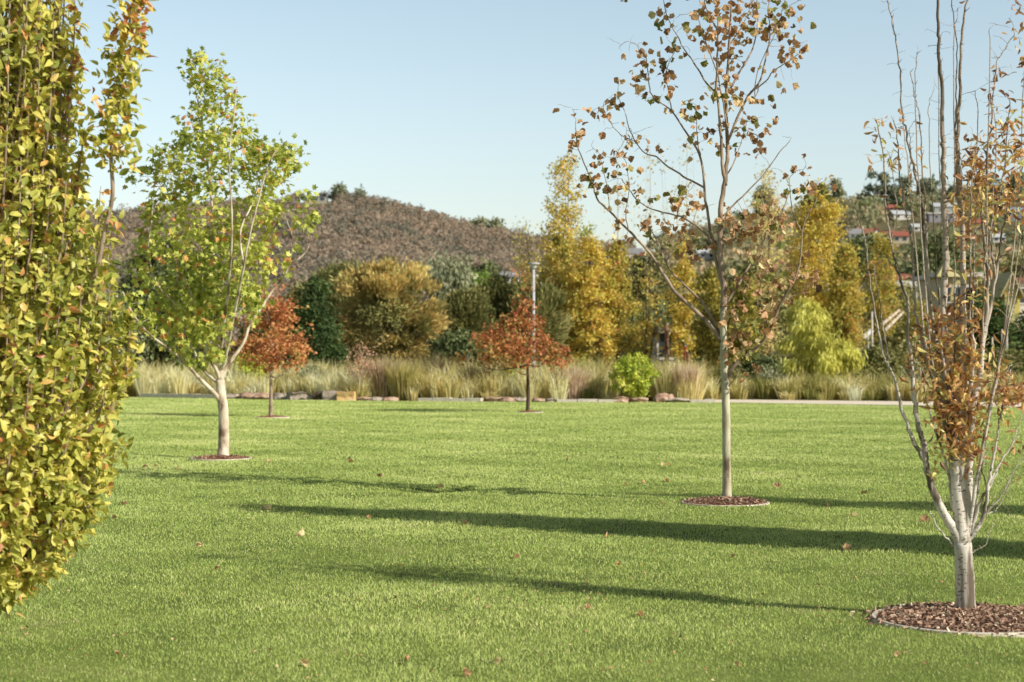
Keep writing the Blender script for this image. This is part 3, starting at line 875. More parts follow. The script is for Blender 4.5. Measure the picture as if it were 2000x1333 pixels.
def right_tree():
    D0 = 10.5
    r5 = random.Random(12)
    for k in range(9):
        x0 = 1872 + r5.random() * 18; xt = 1755 + 205 * (k + .5) / 9 + r5.uniform(-8, 8); yt = r5.uniform(20, 330)
        xm = x0 + (xt - x0) * .62
        x0 = 1862 + (k % 3) * 12
        right_skel.append(L((x0, 900 - 30 * (k % 4)), (x0 * .6 + xm * .4, 810), (xm, 700), (xm + (xt - xm) * .35, 570), (xm + (xt - xm) * .7, 420), (xt, yt + 60), (xt + r5.uniform(-6, 6), yt), 4.6, 1.0))
    for (xm, xt, yt) in [(1985, 2030, 60), (1995, 2052, 200), (1975, 2008, -40), (2000, 2075, 330)]:
        right_skel.append(L((1890, 1050), (1908, 940), (1930, 820), (1955, 690), (xm, 520), (xm * .5 + xt * .5, 340), (xt, yt), 5.0, 1.0))
    for ln_ in right_skel[1:]:
        for q_ in range(len(ln_)): ln_[q_] = (ln_[q_][0], ln_[q_][1], ln_[q_][2] * (.86 if q_ < 3 else .74))
    root, bm, nodes, rads = hand_tree('ornamental_pear_tree', D0, 'white barked tree with many bare upright stems and rusty leaves on a bark chip bed', 'tree', right_skel, (886 / F * D0, D0, 0), 'bark_white', F / D0, seedy=9, depth=.22, sides=10)
    # leaf clumps, given as ellipses in front of the stems
    BL = [(1862, 800, 38, 55, 250), (1850, 730, 50, 55, 230), (1835, 655, 40, 50, 180), (1905, 800, 24, 70, 60), (1880, 870, 36, 40, 150), (1900, 680, 30, 60, 60), (1880, 620, 50, 50, 45), (1905, 340, 28, 55, 120), (1885, 430, 26, 50, 40),
          (1925, 400, 36, 50, 60), (1965, 380, 34, 60, 65), (1965, 270, 32, 50, 60), (1990, 330, 20, 60, 45), (1940, 200, 14, 50, 12), (1955, 760, 18, 60, 45), (1985, 770, 18, 28, 50), (1900, 540, 50, 70, 45), (1946, 150, 14, 18, 5),
          (1735, 270, 40, 50, 22), (1740, 320, 26, 20, 8), (1830, 870, 16, 60, 16), (1975, 880, 30, 50, 10), (1895, 930, 10, 40, 5), (1785, 360, 40, 60, 10), (2010, 420, 22, 80, 40), (2052, 300, 28, 110, 110), (2030, 130, 34, 90, 90), (1985, 60, 24, 70, 14), (2075, 480, 30, 90, 80), (1940, -60, 70, 40, 80)]
    att = []; 
    for (x, y, rx, ry, n) in BL:
        for _ in range(int(n * 1.55)):
            a = rng.normal(0, .6), rng.normal(0, .6)
            q_ = P(x + a[0] * rx, y + a[1] * ry, D0)
            k = np.hypot(nodes[:, 0] - q_[0], nodes[:, 2] - q_[2]).argmin()
            att.append(P(x + a[0] * rx, y + a[1] * ry, nodes[k, 1] + rng.normal(0, .09)))
    att = np.array(att)
    # bare side twigs along the upper stems
    sel = np.where((rads < .022) & (nodes[:, 2] > 2.0))[0]
    tw = nodes[rng.choice(sel, 700)] + np.stack([rng.normal(0, .05, 700), rng.normal(0, .05, 700), np.abs(rng.normal(.05, .04, 700))], -1)
    sel2 = np.where((rads < .02) & (nodes[:, 0] > 2.9) & (nodes[:, 2] < 1.8))[0]
    tw2 = nodes[rng.choice(sel2, 220)] + np.stack([rng.normal(.06, .07, 220), rng.normal(0, .06, 220), np.abs(rng.normal(.06, .05, 220))], -1)
    keep = rads < .03
    nn, pp = colonize(nodes[keep], [-1] * keep.sum(), np.vstack([att[::3], tw, tw2]), .024, .4, .034, iters=26, up=.22, jit=.12)
    k0 = keep.sum()
    r, kids = pipe(nn, pp, .0011, 2.3)
    r = np.minimum(r, .0045)
    starts = [(int(pp[i]), i) for i in range(k0, len(nn)) if pp[i] < k0]
    bm.build('stems', M['bark_white'], root, smooth=True)
    tm = MB()
    draw_chains(tm, nn, pp, r, kids, starts, big=5, small=3, thr=.003, skip=k0)
    # short spurs on the stems
    sp = rng.choice(len(nodes), 420)
    for i in sp:
        dv = rdir(1, .8)[0]
        b = nodes[i] + dv * rads[i] * .7
        tm.tube([b, b + dv * rng.uniform(.02, .05)], [.0024, .0012], sides=4)
    tm.build('twigs', M['bark_grey'], root, smooth=True)
    lb = MB()
    k = len(att)
    tp = [t_ovate(.3, .45, .6), t_ovate(.8, .3, .62), t_ovate(.2, .8, .5)]
    wh = rng.integers(0, 3, k)
    tn = np.clip(rng.normal(.48, .24, k) + .2 * nz2(att[:, 0] * 9, att[:, 2] * 9, 1, 3), 0, 1)
    for w_ in range(3):
        s = wh == w_; m = s.sum()
        leaves(lb, tp[w_], att[s], rdir(m, -.1), rdir(m, .6), rng.uniform(.040, .068, m), tn[s])
    lb.build('leaves', M['pear_rust'], root)
right_tree()

# ------------------------------------------------------------------ left plane tree, full green crown
def nz3(p, f, s):
    r_ = np.random.default_rng(s); o = 0
    for k in range(6):
        v = r_.normal(size=3); v /= np.linalg.norm(v)
        o = o + np.sin((p @ v) * f * r_.uniform(.7, 1.7) + r_.uniform(0, 6.28))
    return o / 1.8
def env_points(env, D, n, pxm, pw=.5, ydist=1.0):
    """random points inside a crown whose outline is env = [(y, xl, xr)...] (top to bottom)"""
    e = np.array(env, float)
    ys = np.linspace(e[0, 0], e[-1, 0], 200)
    xl = np.interp(ys, e[:, 0], e[:, 1]); xr = np.interp(ys, e[:, 0], e[:, 2])
    wgt = (xr - xl) ** 1.25 + 6
    y = rng.choice(ys, n, p=wgt / wgt.sum()) + rng.normal(0, 3, n)
    hw = np.interp(y, e[:, 0], (e[:, 2] - e[:, 1]) / 2); cx = np.interp(y, e[:, 0], (e[:, 2] + e[:, 1]) / 2)
    r = rng.random(n) ** pw; a = rng.uniform(0, 2 * PI, n)
    px = cx + r * np.cos(a) * hw
    dp = r * np.sin(a) * hw / pxm * ydist
    DD = D + dp
    k = D / DD      # keep world size, not picture size
    X = (px - 1000) / F * D; Z = CAMH + (HY - y) / F * D
    return np.stack([X, DD, Z], -1), r

plane_skel = [
    L((436, 897), (437, 850), (436, 800), (432, 770), (430, 742), 11.3, 8.4),
    L((433, 790), (420, 770), (395, 745), (365, 712), (340, 690), (300, 660), (275, 635), (252, 600), (240, 570), 5, 1.5),
    L((430, 750), (412, 737), (392, 715), (380, 690), (365, 660), (350, 625), 4, 2),
    L((430, 742), (422, 722), (405, 690), (393, 660), (385, 620), (372, 570), (350, 520), (325, 480), (300, 450), 4.5, 1.5),
    L((431, 742), (432, 715), (428, 680), (426, 620), (420, 560), (416, 480), (414, 400), (405, 320), (395, 240), (385, 190), (375, 150), (372, 110), 6, 1.2),
    L((432, 745), (445, 715), (462, 690), (475, 670), (490, 630), (512, 600), (530, 570), (555, 540), (565, 520), (590, 500), (603, 480), (600, 450), 4.2, 1.2),
    L((432, 725), (440, 700), (450, 650), (462, 590), (476, 520), (490, 450), (505, 390), (522, 330), (540, 290), 4, 1.2),
    L((430, 710), (436, 640), (446, 560), (452, 480), (452, 400), (448, 310), (456, 230), (462, 170), 3.5, 1.0),
    L((385, 620), (360, 590), (345, 540), (345, 470), (352, 400), (352, 340), (348, 300), 2.5, 1.0),
    L((512, 600), (500, 540), (520, 480), (545, 430), (566, 410), 2.2, .9),
    L((365, 660), (345, 600), (310, 560), (290, 500), (296, 430), (300, 380), 2.2, .9),
    L((476, 520), (470, 450), (500, 380), (500, 320), 2.0, .9),
    L((565, 520), (572, 470), (560, 430), 1.3, .7), L((345, 400), (330, 320), (322, 300), (300, 290), (288, 282), 1.2, .5),
    L((345, 430), (320, 350), (310, 300), 1.2, .5),
]
def left_plane():
    D0 = 27.1; pxm = F / D0
    root, bm, nodes, rads = hand_tree('plane_tree', D0, 'full crowned green and yellow leaved tree with pale trunk on a reddish mulch bed', 'tree', plane_skel, ((436 - 1000) / F * D0, D0, 0), 'bark_pale', pxm, seedy=3, depth=1.0)
    env = [(50, 395, 425), (100, 355, 458), (150, 348, 470), (185, 385, 490), (250, 350, 488), (285, 343, 540), (305, 300, 578), (345, 290, 578), (380, 285, 560), (430, 272, 560), (480, 268, 545), (560, 262, 528), (620, 275, 515), (660, 300, 508), (690, 345, 495), (712, 395, 470)]
    a, _ = env_points(env, D0, 1500, pxm, .5)
    a = a[nz3(a, 2.6, 57) > -.2]
    more = [(585, 420, 22, 30, 30), (570, 500, 22, 25, 16), (255, 600, 18, 30, 14), (265, 350, 18, 16, 8), (600, 450, 8, 40, 12), (240, 640, 14, 20, 6), (560, 290, 16, 25, 12)]
    for (x, y, rx, ry, n) in more:
        q_ = P(x, y, D0); k = np.hypot(nodes[:, 0] - q_[0], nodes[:, 2] - q_[2]).argmin()
        a = np.vstack([a, [P(x + rng.normal(0, .5) * rx, y + rng.normal(0, .5) * ry, nodes[k, 1] + rng.normal(0, .08)) for _ in range(n)]])
    keep = rads < .05
    nn, pp = colonize(nodes[keep], [-1] * keep.sum(), a, .10, 1.2, .12, iters=60, up=.35, jit=.2)
    k0 = keep.sum()
    r, kids = pipe(nn, pp, .0035, 2.3); r = np.minimum(r, .016)
    starts = [(int(pp[i]), i) for i in range(k0, len(nn)) if pp[i] < k0]
    draw_chains(bm, nn, pp, r, kids, starts, big=5, small=3, thr=.01, skip=k0)
    bm.build('branches', M['bark_pale'], root, smooth=True)
    # leaves round the outer twigs
    tips = np.array([i for i in range(k0, len(nn)) if r[i] < .006 and not kids[i]] * 3 + [i for i in range(k0, len(nn)) if r[i] < .0075])
    n = 6400
    pos = nn[rng.choice(tips, n)] + rng.normal(0, .075, (n, 3)) - [0, 0, .02]
    lb = MB(); wh = rng.integers(0, 4, n)
    cl = nz2(pos[:, 0] * 2 + pos[:, 1], pos[:, 2] * 2, 1.5, 21)
    tn = np.clip(.46 + .13 * cl + rng.normal(0, .17, n), 0, .88)
    tn = np.where(rng.random(n) < .07 + .12 * (cl > .7), rng.uniform(.88, 1, n), tn)
    ctr = np.array([(430 - 1000) / F * D0, D0, 3.2])
    out = unit(pos - ctr) 
    for w_ in range(4):
        s = wh == w_; m = s.sum()
        leaves(lb, t_palmate(.25, w_, .1 * w_), pos[s], unit(out[s] + rdir(m, -.5) * 1.0), unit(rdir(m, .5) + out[s] * .8), rng.uniform(.07, .12, m), tn[s])
    lb.build('leaves', M['plane_green'], root)
left_plane()

# ------------------------------------------------------------------ columnar shoots (near left tree, off-frame trees)
def columnar(root_xy, env, D, pxm, nshoots, per, leaf, label, cat='tree', name='hornbeam_tree', mat='pear', extra=None, base_r=.07, group=None, seed=0, rust=None, depth_k=1.0):
    root = empty(name, (root_xy[0], root_xy[1], 0), label, cat, group)
    ends, rr = env_points(env, D, nshoots, pxm, .36, depth_k)
    bm = MB(); pos = []; ax = []
    zb = .25; ztop = max(e[2] for e in ends)
    tb = MB()
    tb.tube([(root_xy[0], root_xy[1], -.03), (root_xy[0] + .01, root_xy[1], .25), (root_xy[0], root_xy[1], .6)], [base_r * 1.2, base_r, base_r * .9], 12, wob=.03)
    tb.build('trunk', M['bark_grey'], root, smooth=True)
    c = np.array([root_xy[0], root_xy[1], 0.0])
    leader = [c + [0, 0, .5], c + [.04, .02, ztop * .35], c + [-.03, .02, ztop * .65], c + [.02, 0, ztop * .95]]
    bm.tube(smooth_poly(leader), np.linspace(base_r * .85, .008, len(smooth_poly(leader))), 8)
    for e in ends:
        h = e[2]
        rel = e - c; rel[2] = 0
        z0 = max(zb, h * rng.uniform(.25, .5) - .2 * rng.random())
        s = c + [rel[0] * .12, rel[1] * .12, z0]
        m1 = c + rel * .62 + [0, 0, z0 + (h - z0) * .42]
        m2 = c + rel * .93 + [0, 0, z0 + (h - z0) * .75]
        sp = smooth_poly([s, m1, m2, e], 6)
        bm.tube(sp, np.linspace(.014, .002, len(sp)), 5)
        seg = np.linalg.norm(e - m1)
        t = rng.random(per) ** .8 * .72 + .28
        idx = t * (len(sp) - 1)
        i0 = np.minimum(idx.astype(int), len(sp) - 2); fr = (idx - i0)[:, None]
        p = sp[i0] * (1 - fr) + sp[i0 + 1] * fr
        pos.append(p + rng.normal(0, leaf * .55, p.shape))
        dd = unit(sp[i0 + 1] - sp[i0])
        ax.append(dd * .5)
    if extra is not None:
        for line, n, wd_, tt in extra:
            sp = smooth_poly(line, 6)
            bm.tube(sp, np.linspace(.016, .003, len(sp)), 6)
            t = tt(rng.random(n)); idx = t * (len(sp) - 1)
            i0 = np.minimum(idx.astype(int), len(sp) - 2); fr = (idx - i0)[:, None]
            p = sp[i0] * (1 - fr) + sp[i0 + 1] * fr
            ww = wd_ * (1.0 - .55 * t)[:, None]
            pos.append(p + np.clip(rng.normal(0, .6, p.shape), -1.2, 1.2) * ww * [1, 1, .6])
            ax.append(unit(sp[i0 + 1] - sp[i0]) * .7)
    bm.build('branches', M['bark_grey'], root, smooth=True)
    pos = np.concatenate(pos); ax = np.concatenate(ax); n = len(pos)
    rel = pos - c; rel[:, 2] = 0
    out = unit(rel)
    lb = MB(); wh = rng.integers(0, 3, n)
    tn = np.clip(.48 + rng.normal(0, .2, n) + .12 * nz2(pos[:, 0] * 4, pos[:, 2] * 4, 1, 5), 0, .9)
    tn = np.where(rng.random(n) < .05, rng.uniform(.9, 1, n), tn)
    if rust is not None: tn = np.clip(tn + rust(pos) * rng.random(n), 0, 1)
    tps = [t_ovate(.25, .25), t_ovate(.45, .35), t_ovate(.1, .5)]
    for w_ in range(3):
        s = wh == w_; m = s.sum()
        leaves(lb, tps[w_], pos[s], unit(ax[s] * .8 + out[s] * .5 + rdir(m, -.2) * 1.0), unit(rdir(m, 1.0) * .9 + out[s] * .6), rng.uniform(.75, 1.2, m) * leaf, tn[s])
    lb.build('leaves', M[mat], root)
    return root

def near_left():
    D0 = 9.6; pxm = F / D0
    env = [(-330, -70, 20), (-180, -150, 120), (0, -200, 158), (60, -215, 158), (120, -225, 148), (200, -235, 128), (250, -240, 108), (290, -270, 150), (335, -290, 205), (420, -300, 215), (500, -310, 225), (600, -315, 235), (700, -320, 240), (780, -325, 245), (850, -320, 238), (900, -300, 212), (960, -280, 196), (1010, -265, 186), (1060, -240, 145), (1100, -215, 105), (1150, -150, 40), (1185, -100, 5)]
    shoot1 = [P(150, 620, D0 - .2), P(185, 540, D0 - .22), P(205, 450, D0 - .25), P(220, 380, D0 - .25), P(217, 300, D0 - .25), P(228, 200, D0 - .25), P(236, 120, D0 - .25), P(252, 50, D0 - .25), P(266, -40, D0 - .25), P(275, -110, D0 - .25)]
    low = [P(0, 1110, D0 - .5), P(30, 1185, D0 - .75), P(14, 1190, D0 - .8)]
    s3 = [P(190, 860, D0 - .1), P(225, 780, D0 - .1), P(245, 720, D0 - .1), P(252, 650, D0 - .1), P(250, 610, D0 - .1)]
    extra = [(shoot1, 820, .15, lambda u: .42 + .58 * u), (shoot1[:4], 60, .10, lambda u: u * .8), (s3, 150, .06, lambda u: u),
             ([P(110, 480, D0), P(140, 400, D0), P(155, 330, D0), P(165, 250, D0)], 110, .05, lambda u: u)]
    columnar((-3.02, D0), env, D0, pxm, 780, 58, .062, 'tall dense upright tree with yellow green leaves filling the left edge of the frame', extra=extra,
             rust=lambda p: .35 * sstep(2.6, 3.6, p[:, 2]) * (p[:, 0] > -2.55))
near_left()

# two trees of the same sort just out of the frame on the right: their shadows cross the lawn
for k, (bx, by, hgt, wd_) in enumerate([(5.95, 13.15, 7.1, .68), (12.1, 13.75, 8.6, .78)]):
    pxm = F / by
    cx = 1000 + bx * pxm
    top = HY - (hgt - CAMH) * pxm; bot = HY + 1.2 * pxm
    env = [(top, cx - .12 * pxm, cx + .12 * pxm), (top + hgt * .2 * pxm, cx - wd_ * .6 * pxm, cx + wd_ * .6 * pxm), (top + hgt * .55 * pxm, cx - wd_ * pxm, cx + wd_ * pxm), (bot - .2 * pxm, cx - wd_ * pxm, cx + wd_ * pxm), (bot, cx - wd_ * .5 * pxm, cx + wd_ * .5 * pxm)]
    columnar((bx, by), env, by, pxm, 420, 46, .11, ['dense columnar tree standing just right of the view nearer the camera', 'taller dense columnar tree further right whose shadow reaches the brown leaved tree'][k])

# ------------------------------------------------------------------ generic background trees
def crown_points(env, D, n, pxm, clumps, cs, pw=.45, ydist=1.0, holes=None, flat=.8):
    c, r = env_points(env, D, clumps * (2 if holes else 1), pxm, pw, ydist)
    if holes:
        v = nz3(c, holes, int(abs(env[0][1]) * 3) % 97)
        c = c[np.argsort(-v)[:clumps]]
    w_ = rng.integers(0, clumps, n)
    p = c[w_] + rng.normal(0, 1, (n, 3)) * np.array([cs, cs, cs * flat])
    return p, w_, c

def bg_tree(name, label, env, D, mat, n=4500, size=.16, clumps=70, cs=.3, style='ball', base=None, cat='tree', group=None, bark='bark_dark', trunk=None, tshift=0.0, tvar=.17, limbs=9, pw=.4, kite=.34, ydist=1.0, zbase=0.0, crown='leaves', solid=None, grad=0.0, holes=None, flat=.8):
    pxm = F / D
    e = np.array(env, float)
    cx = base if base is not None else (e[-1, 1] + e[-1, 2]) / 2
    bx = (cx - 1000) / F * D
    root = empty(name, (bx, D, zbase), label, cat, group)
    top = CAMH + (HY - e[0, 0]) / F * D
    bot = CAMH + (HY - e[-1, 0]) / F * D
    # trunk and limbs
    tb = MB()
    tr = .062 if trunk == .085 else trunk or max(.05, (top - zbase) * .018)
    lean = np.array([rng.normal(0, .02), 0, 0]) * (top - zbase)
    tx = ((e[0, 1] + e[0, 2]) / 2 - 1000) / F * D
    tp = smooth_poly([(bx, D, zbase - .1), (bx, D, zbase + (max(bot - zbase, .3)) * .6), (bx * .8 + tx * .2, D, bot * .6 + top * .4), (bx * .2 + tx * .8, D, top * .93 + bot * .07)], 5)
    tb.tube(tp, np.linspace(tr, tr * .15, len(tp)), 8)
    p, w_, c = crown_points(env, D, n, pxm, clumps, cs, pw, ydist, holes, flat)
    sel = rng.choice(len(c), min(limbs, len(c)), replace=False)
    for k in sel:
        q_ = c[k]
        zz = zbase + (q_[2] - zbase) * (rng.uniform(.78, .97) if trunk == .085 else rng.uniform(.35, .6)) if style != 'up' else zbase + (q_[2] - zbase) * rng.uniform(.15, .45)
        i = np.abs(tp[:, 2] - zz).argmin()
        s = tp[i]
        mid = s * .5 + q_ * .5 + (np.array([0, 0, -.12]) if style != 'up' else np.array([(q_[0] - s[0]) * .3, (q_[1] - s[1]) * .3, -.1])) * np.linalg.norm(q_ - s) * (1 if style != 'up' else .3)
        bp_ = smooth_poly([s, mid, q_], 4)
        tb.tube(bp_, np.linspace(tr * (.4 if style != 'up' else .25), tr * .06, len(bp_)), 5)
    tb.build('trunk', M[bark], root, smooth=True)
    ct = c.mean(0)
    out = unit(p - ct)
    m = len(p)
    if style == 'droop': ax = unit(out * .35 + rdir(m, 0) * .35 + [0, 0, -1.0])
    elif style == 'up': ax = unit(out * .2 + rdir(m, 0) * .8 + [0, 0, .6])
    elif style == 'cone': ax = unit(out * [1, 1, .2] + rdir(m, 0) * .4 + [0, 0, -.15])
    elif style == 'spray': ax = unit(out * .9 + rdir(m, 0) * .5 + [0, 0, .45])
    else: ax = rdir(m, -.2)
    nr = unit(rdir(m, .3) + out * .8)
    ctn = rng.normal(0, tvar * .8, clumps)
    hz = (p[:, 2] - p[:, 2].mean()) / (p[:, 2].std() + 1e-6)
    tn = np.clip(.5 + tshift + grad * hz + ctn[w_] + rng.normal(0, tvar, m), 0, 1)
    lb = MB()
    leaves(lb, t_kite(kite), p, ax, nr, rng.uniform(.6, 1.3, m) * size, tn)
    if solid:   # inner leaf cards in the darkest tints so that the middle of a dense crown is not see-through
        p2, _, _ = crown_points([(y, a + (b - a) * .14, b - (b - a) * .14) for y, a, b in env], D, solid * 4, pxm, 60, .3, .6, ydist)
        leaves(lb, t_kite(max(kite, .2)), p2, rdir(len(p2)), rdir(len(p2)), size * 1.0, np.clip(rng.normal(.12, .1, len(p2)), 0, 1))
    lb.build(crown, M[mat], root)
    return root

def dome(x0, x1, y0, y1, n=8, pw=2.2, flat=.0):
    cx, hw = (x0 + x1) / 2, (x1 - x0) / 2
    out = []
    for i in range(n + 1):
        t = i / n
        w_ = (1 - abs(2 * t - 1 - flat) ** pw) ** (1 / pw) if abs(2 * t - 1 - flat) < 1 else .25
        w_ = max(w_, .25 if i == n else .08)
        out.append((y0 + (y1 - y0) * t, cx - hw * w_, cx + hw * w_))
    return out

# the two small oaks on the lawn
bg_tree('oak_tree', 'small rust red oak with a broad low crown standing in front of the lamp post',
        [(556, 1020, 1032), (590, 1008, 1040), (622, 985, 1050), (640, 955, 1058), (655, 935, 1075), (680, 905, 1100), (702, 895, 1112), (714, 930, 1095)], 50.4, 'oak_rust', n=3800, size=.11, tvar=.24, flat=.5, clumps=125, cs=.16, style='ball', base=1031, trunk=.085, bark='bark_dark', pw=.42, limbs=26)
bg_tree('oak_tree', 'small orange leaved oak half hidden behind the full green tree',
        [(568, 500, 560), (590, 490, 580), (625, 480, 575), (660, 470, 600), (690, 465, 618), (706, 470, 600), (716, 500, 570)], 46.2, 'oak_orange', n=2900, size=.11, tvar=.24, flat=.5, clumps=100, cs=.16, base=529, trunk=.085, bark='bark_grey', pw=.4, limbs=24)

# shrubs and trees behind the tussock bed, each placed where it stands
T = bg_tree
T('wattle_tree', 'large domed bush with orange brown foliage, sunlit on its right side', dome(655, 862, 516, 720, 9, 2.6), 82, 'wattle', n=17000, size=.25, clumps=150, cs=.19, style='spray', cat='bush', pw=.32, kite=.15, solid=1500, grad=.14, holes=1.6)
T('she_oak_tree', 'dark olive bush behind the left side of the orange domed bush', dome(612, 740, 520, 720, 8, 2.5), 87, 'olive', n=9000, size=.28, clumps=120, cs=.28, style='spray', pw=.35, kite=.16, tshift=-.05, solid=900)
T('cypress_tree', 'dark green conical conifer beside the orange domed bush', [(545, 612, 622), (580, 594, 640), (620, 583, 652), (660, 576, 662), (700, 574, 668), (722, 590, 655)], 77, 'conifer', n=8000, size=.22, clumps=110, cs=.15, style='cone', pw=.45, kite=.2, solid=700, holes=2.2)
T('evergreen_shrub', 'dark evergreen shrub mass left of the full green tree, low and shaded', dome(225, 395, 560, 722, 8, 2.4), 80, 'dark', n=6500, size=.22, clumps=110, cs=.28, cat='shrub', pw=.4, solid=900)
T('evergreen_tree', 'tall dark evergreen behind the left part of the green tree crown', dome(240, 410, 478, 715, 8, 2.4), 92, 'dark', n=8000, size=.28, clumps=130, cs=.35, pw=.4, solid=1200)
T('evergreen_shrub', 'grey green shrub between the near left tree and the full green tree', dome(150, 270, 590, 722, 8, 2.2), 78, 'greygreen', n=4000, size=.2, clumps=80, cs=.25, cat='shrub', tshift=-.1, pw=.4, solid=400)
T('evergreen_tree', 'olive tree rising over the conifer behind the orange oak', dome(470, 600, 600, 718, 8, 2.2), 88, 'olive', n=4500, size=.22, clumps=90, cs=.28, tshift=-.1, pw=.4, solid=500)
T('evergreen_shrub', 'yellow green shrub low behind the orange oak trunk', dome(462, 520, 690, 745, 6, 2.2), 70, 'yellowshrub', n=1600, size=.14, clumps=40, cs=.14, cat='shrub', pw=.5)
T('gum_tree', 'grey green gum with drooping foliage right of the orange domed bush', [(505, 850, 890), (540, 838, 905), (580, 842, 900), (640, 845, 892), (690, 838, 890), (722, 850, 880)], 90, 'greygreen', n=6000, size=.3, clumps=90, cs=.3, style='droop', pw=.45, kite=.18, bark='bark_pale')
T('she_oak_tree', 'rounded olive she oak just right of the grey green gum', dome(868, 955, 572, 715, 8, 2.4), 84, 'olive', n=7000, size=.26, clumps=110, cs=.22, style='spray', pw=.4, kite=.16, solid=600)
T('she_oak_tree', 'dark olive she oak behind the left side of the rust red oak', dome(925, 1015, 552, 715, 8, 2.4), 88, 'olive', n=6500, size=.26, clumps=110, cs=.25, style='spray', pw=.4, kite=.16, tshift=-.12, solid=600)
T('she_oak_tree', 'soft grey olive she oak directly behind the lamp post', dome(1000, 1100, 565, 720, 8, 2.6), 80, 'olive', n=8500, size=.3, clumps=120, cs=.22, style='spray', pw=.35, kite=.14, tshift=.08, solid=700)
T('evergreen_shrub', 'dark low shrub below the olive she oaks left of the rust red oak', dome(845, 965, 655, 732, 7, 2.3), 76, 'dark', n=4500, size=.18, clumps=80, cs=.2, cat='shrub', tshift=.15, pw=.4, solid=500)
T('evergreen_tree', 'small bright green rounded tree at the foot of the brown hill', dome(898, 948, 545, 582, 6, 2.2), 190, 'bright', n=2200, size=.45, clumps=40, cs=.5, pw=.45, base=923, zbase=.0)
T('evergreen_tree', 'dark green spreading tree just above the bright green one', dome(920, 966, 522, 562, 6, 2.0), 300, 'dark', n=2000, size=.8, clumps=30, cs=.8, pw=.5, base=943, tshift=.1)
T('gum_tree', 'pale grey green gum low on the hill above the she oaks', dome(862, 925, 522, 640, 8, 2.2), 170, 'greygreen', n=3500, size=.5, clumps=60, cs=.6, pw=.5, bark='bark_pale')
T('gum_tree', 'olive gum at the foot of the hill between the dark tree and the lamp post', dome(965, 1040, 556, 650, 8, 2.2), 150, 'olive', n=3000, size=.45, clumps=60, cs=.5, pw=.5, tshift=-.05)
T('evergreen_tree', 'grey olive tree seen between the orange bush and the green tree', dome(556, 640, 560, 700, 8, 2.2), 96, 'olive', n=4500, size=.26, clumps=80, cs=.3, pw=.45, tshift=.06, solid=400)

# poplars
def poplar(label, env, D, mat, n, clumps=90, size=.15, cs=.19, base=None, tshift=0, limbs=16, group='autumn poplars behind the grass bed', pw=.6):
    return T('poplar_tree', label, env, D, mat, n=int(n * (2.0 if n > 1300 else 1)), size=size, clumps=clumps, cs=cs, tvar=.22, style='up', base=base, tshift=tshift, limbs=limbs, pw=pw, kite=.4, bark='bark_dark' if n > 600 else 'bark_grey', trunk=.09 if n > 600 else .05, group=group)
def spire(cx, hw, y0, y1, lowx=.55):
    return [(y0, cx - hw * .12, cx + hw * .12), (y0 + (y1 - y0) * .12, cx - hw * .5, cx + hw * .5), (y0 + (y1 - y0) * .35, cx - hw * .9, cx + hw * .9), (y0 + (y1 - y0) * .65, cx - hw, cx + hw), (y0 + (y1 - y0) * .9, cx - hw * .8, cx + hw * .8), (y1, cx - hw * lowx, cx + hw * lowx)]
poplar('gold and green poplar, left one of the dense pair right of the lamp post', spire(1098, 50, 450, 722), 86, 'poplar_green', 5200, tshift=.05)
poplar('dense bronze gold poplar in the middle of the clump right of the lamp post', spire(1150, 54, 446, 722), 84, 'poplar_gold', 5600, tshift=.12)
poplar('yellow green poplar on the right of the clump above the round green shrub', spire(1206, 42, 478, 722), 85, 'poplar_green', 4200, tshift=.12)
poplar('tall thin poplar with orange yellow top rising left of the brown leaved tree', [(300, 1108, 1118), (335, 1072, 1135), (380, 1062, 1142), (430, 1060, 1140), (480, 1060, 1138), (560, 1075, 1130), (690, 1085, 1125)], 95, 'poplar_gold', 2600, clumps=150, cs=.2, tshift=.05, limbs=18, base=1105)
poplar('small sparse yellow poplar top above the lamp head', [(440, 1015, 1030), (470, 1003, 1052), (510, 1000, 1060), (560, 1010, 1062), (640, 1030, 1060)], 100, 'poplar_green', 1200, clumps=60, cs=.25, tshift=.1, base=1045)
poplar('tall nearly bare poplar with a few pale leaves left of the middle trunk', [(290, 1200, 1212), (340, 1180, 1235), (420, 1176, 1240), (520, 1180, 1238), (690, 1190, 1225)], 98, 'poplar_pale', 260, clumps=120, cs=.15, limbs=16)
poplar('tall nearly bare poplar with pinkish sparse leaves just left of the middle trunk', [(255, 1262, 1275), (310, 1235, 1302), (400, 1230, 1310), (520, 1235, 1305), (690, 1250, 1295)], 100, 'poplar_pale', 330, clumps=120, cs=.15, limbs=16)
poplar('tall nearly bare poplar directly behind the middle tree upper left branches', [(240, 1335, 1350), (300, 1300, 1378), (400, 1295, 1385), (520, 1300, 1380), (690, 1320, 1360)], 102, 'poplar_pale', 380, clumps=120, cs=.15, limbs=16)
poplar('bronze thin poplar between the gold clump and the middle trunk', spire(1262, 26, 520, 725), 88, 'poplar_gold', 1000, tshift=.1, clumps=80, cs=.22, limbs=16)
poplar('gold poplar behind the lower left branches of the middle tree', spire(1335, 36, 470, 722), 86, 'poplar_gold', 2400, tshift=.02)
poplar('green and bronze poplar immediately left of the middle trunk', spire(1385, 32, 520, 728), 82, 'poplar_green', 2800, tshift=-.12)
poplar('green leaved poplar immediately right of the middle trunk', spire(1450, 34, 540, 728), 80, 'poplar_green', 2600, tshift=-.18)
poplar('tall brownish poplar with thin top behind the right branches of the middle tree', [(318, 1498, 1510), (370, 1470, 1535), (450, 1455, 1545), (560, 1460, 1540), (700, 1480, 1520)], 96, 'poplar_pale', 1500, clumps=120, cs=.25, limbs=16)
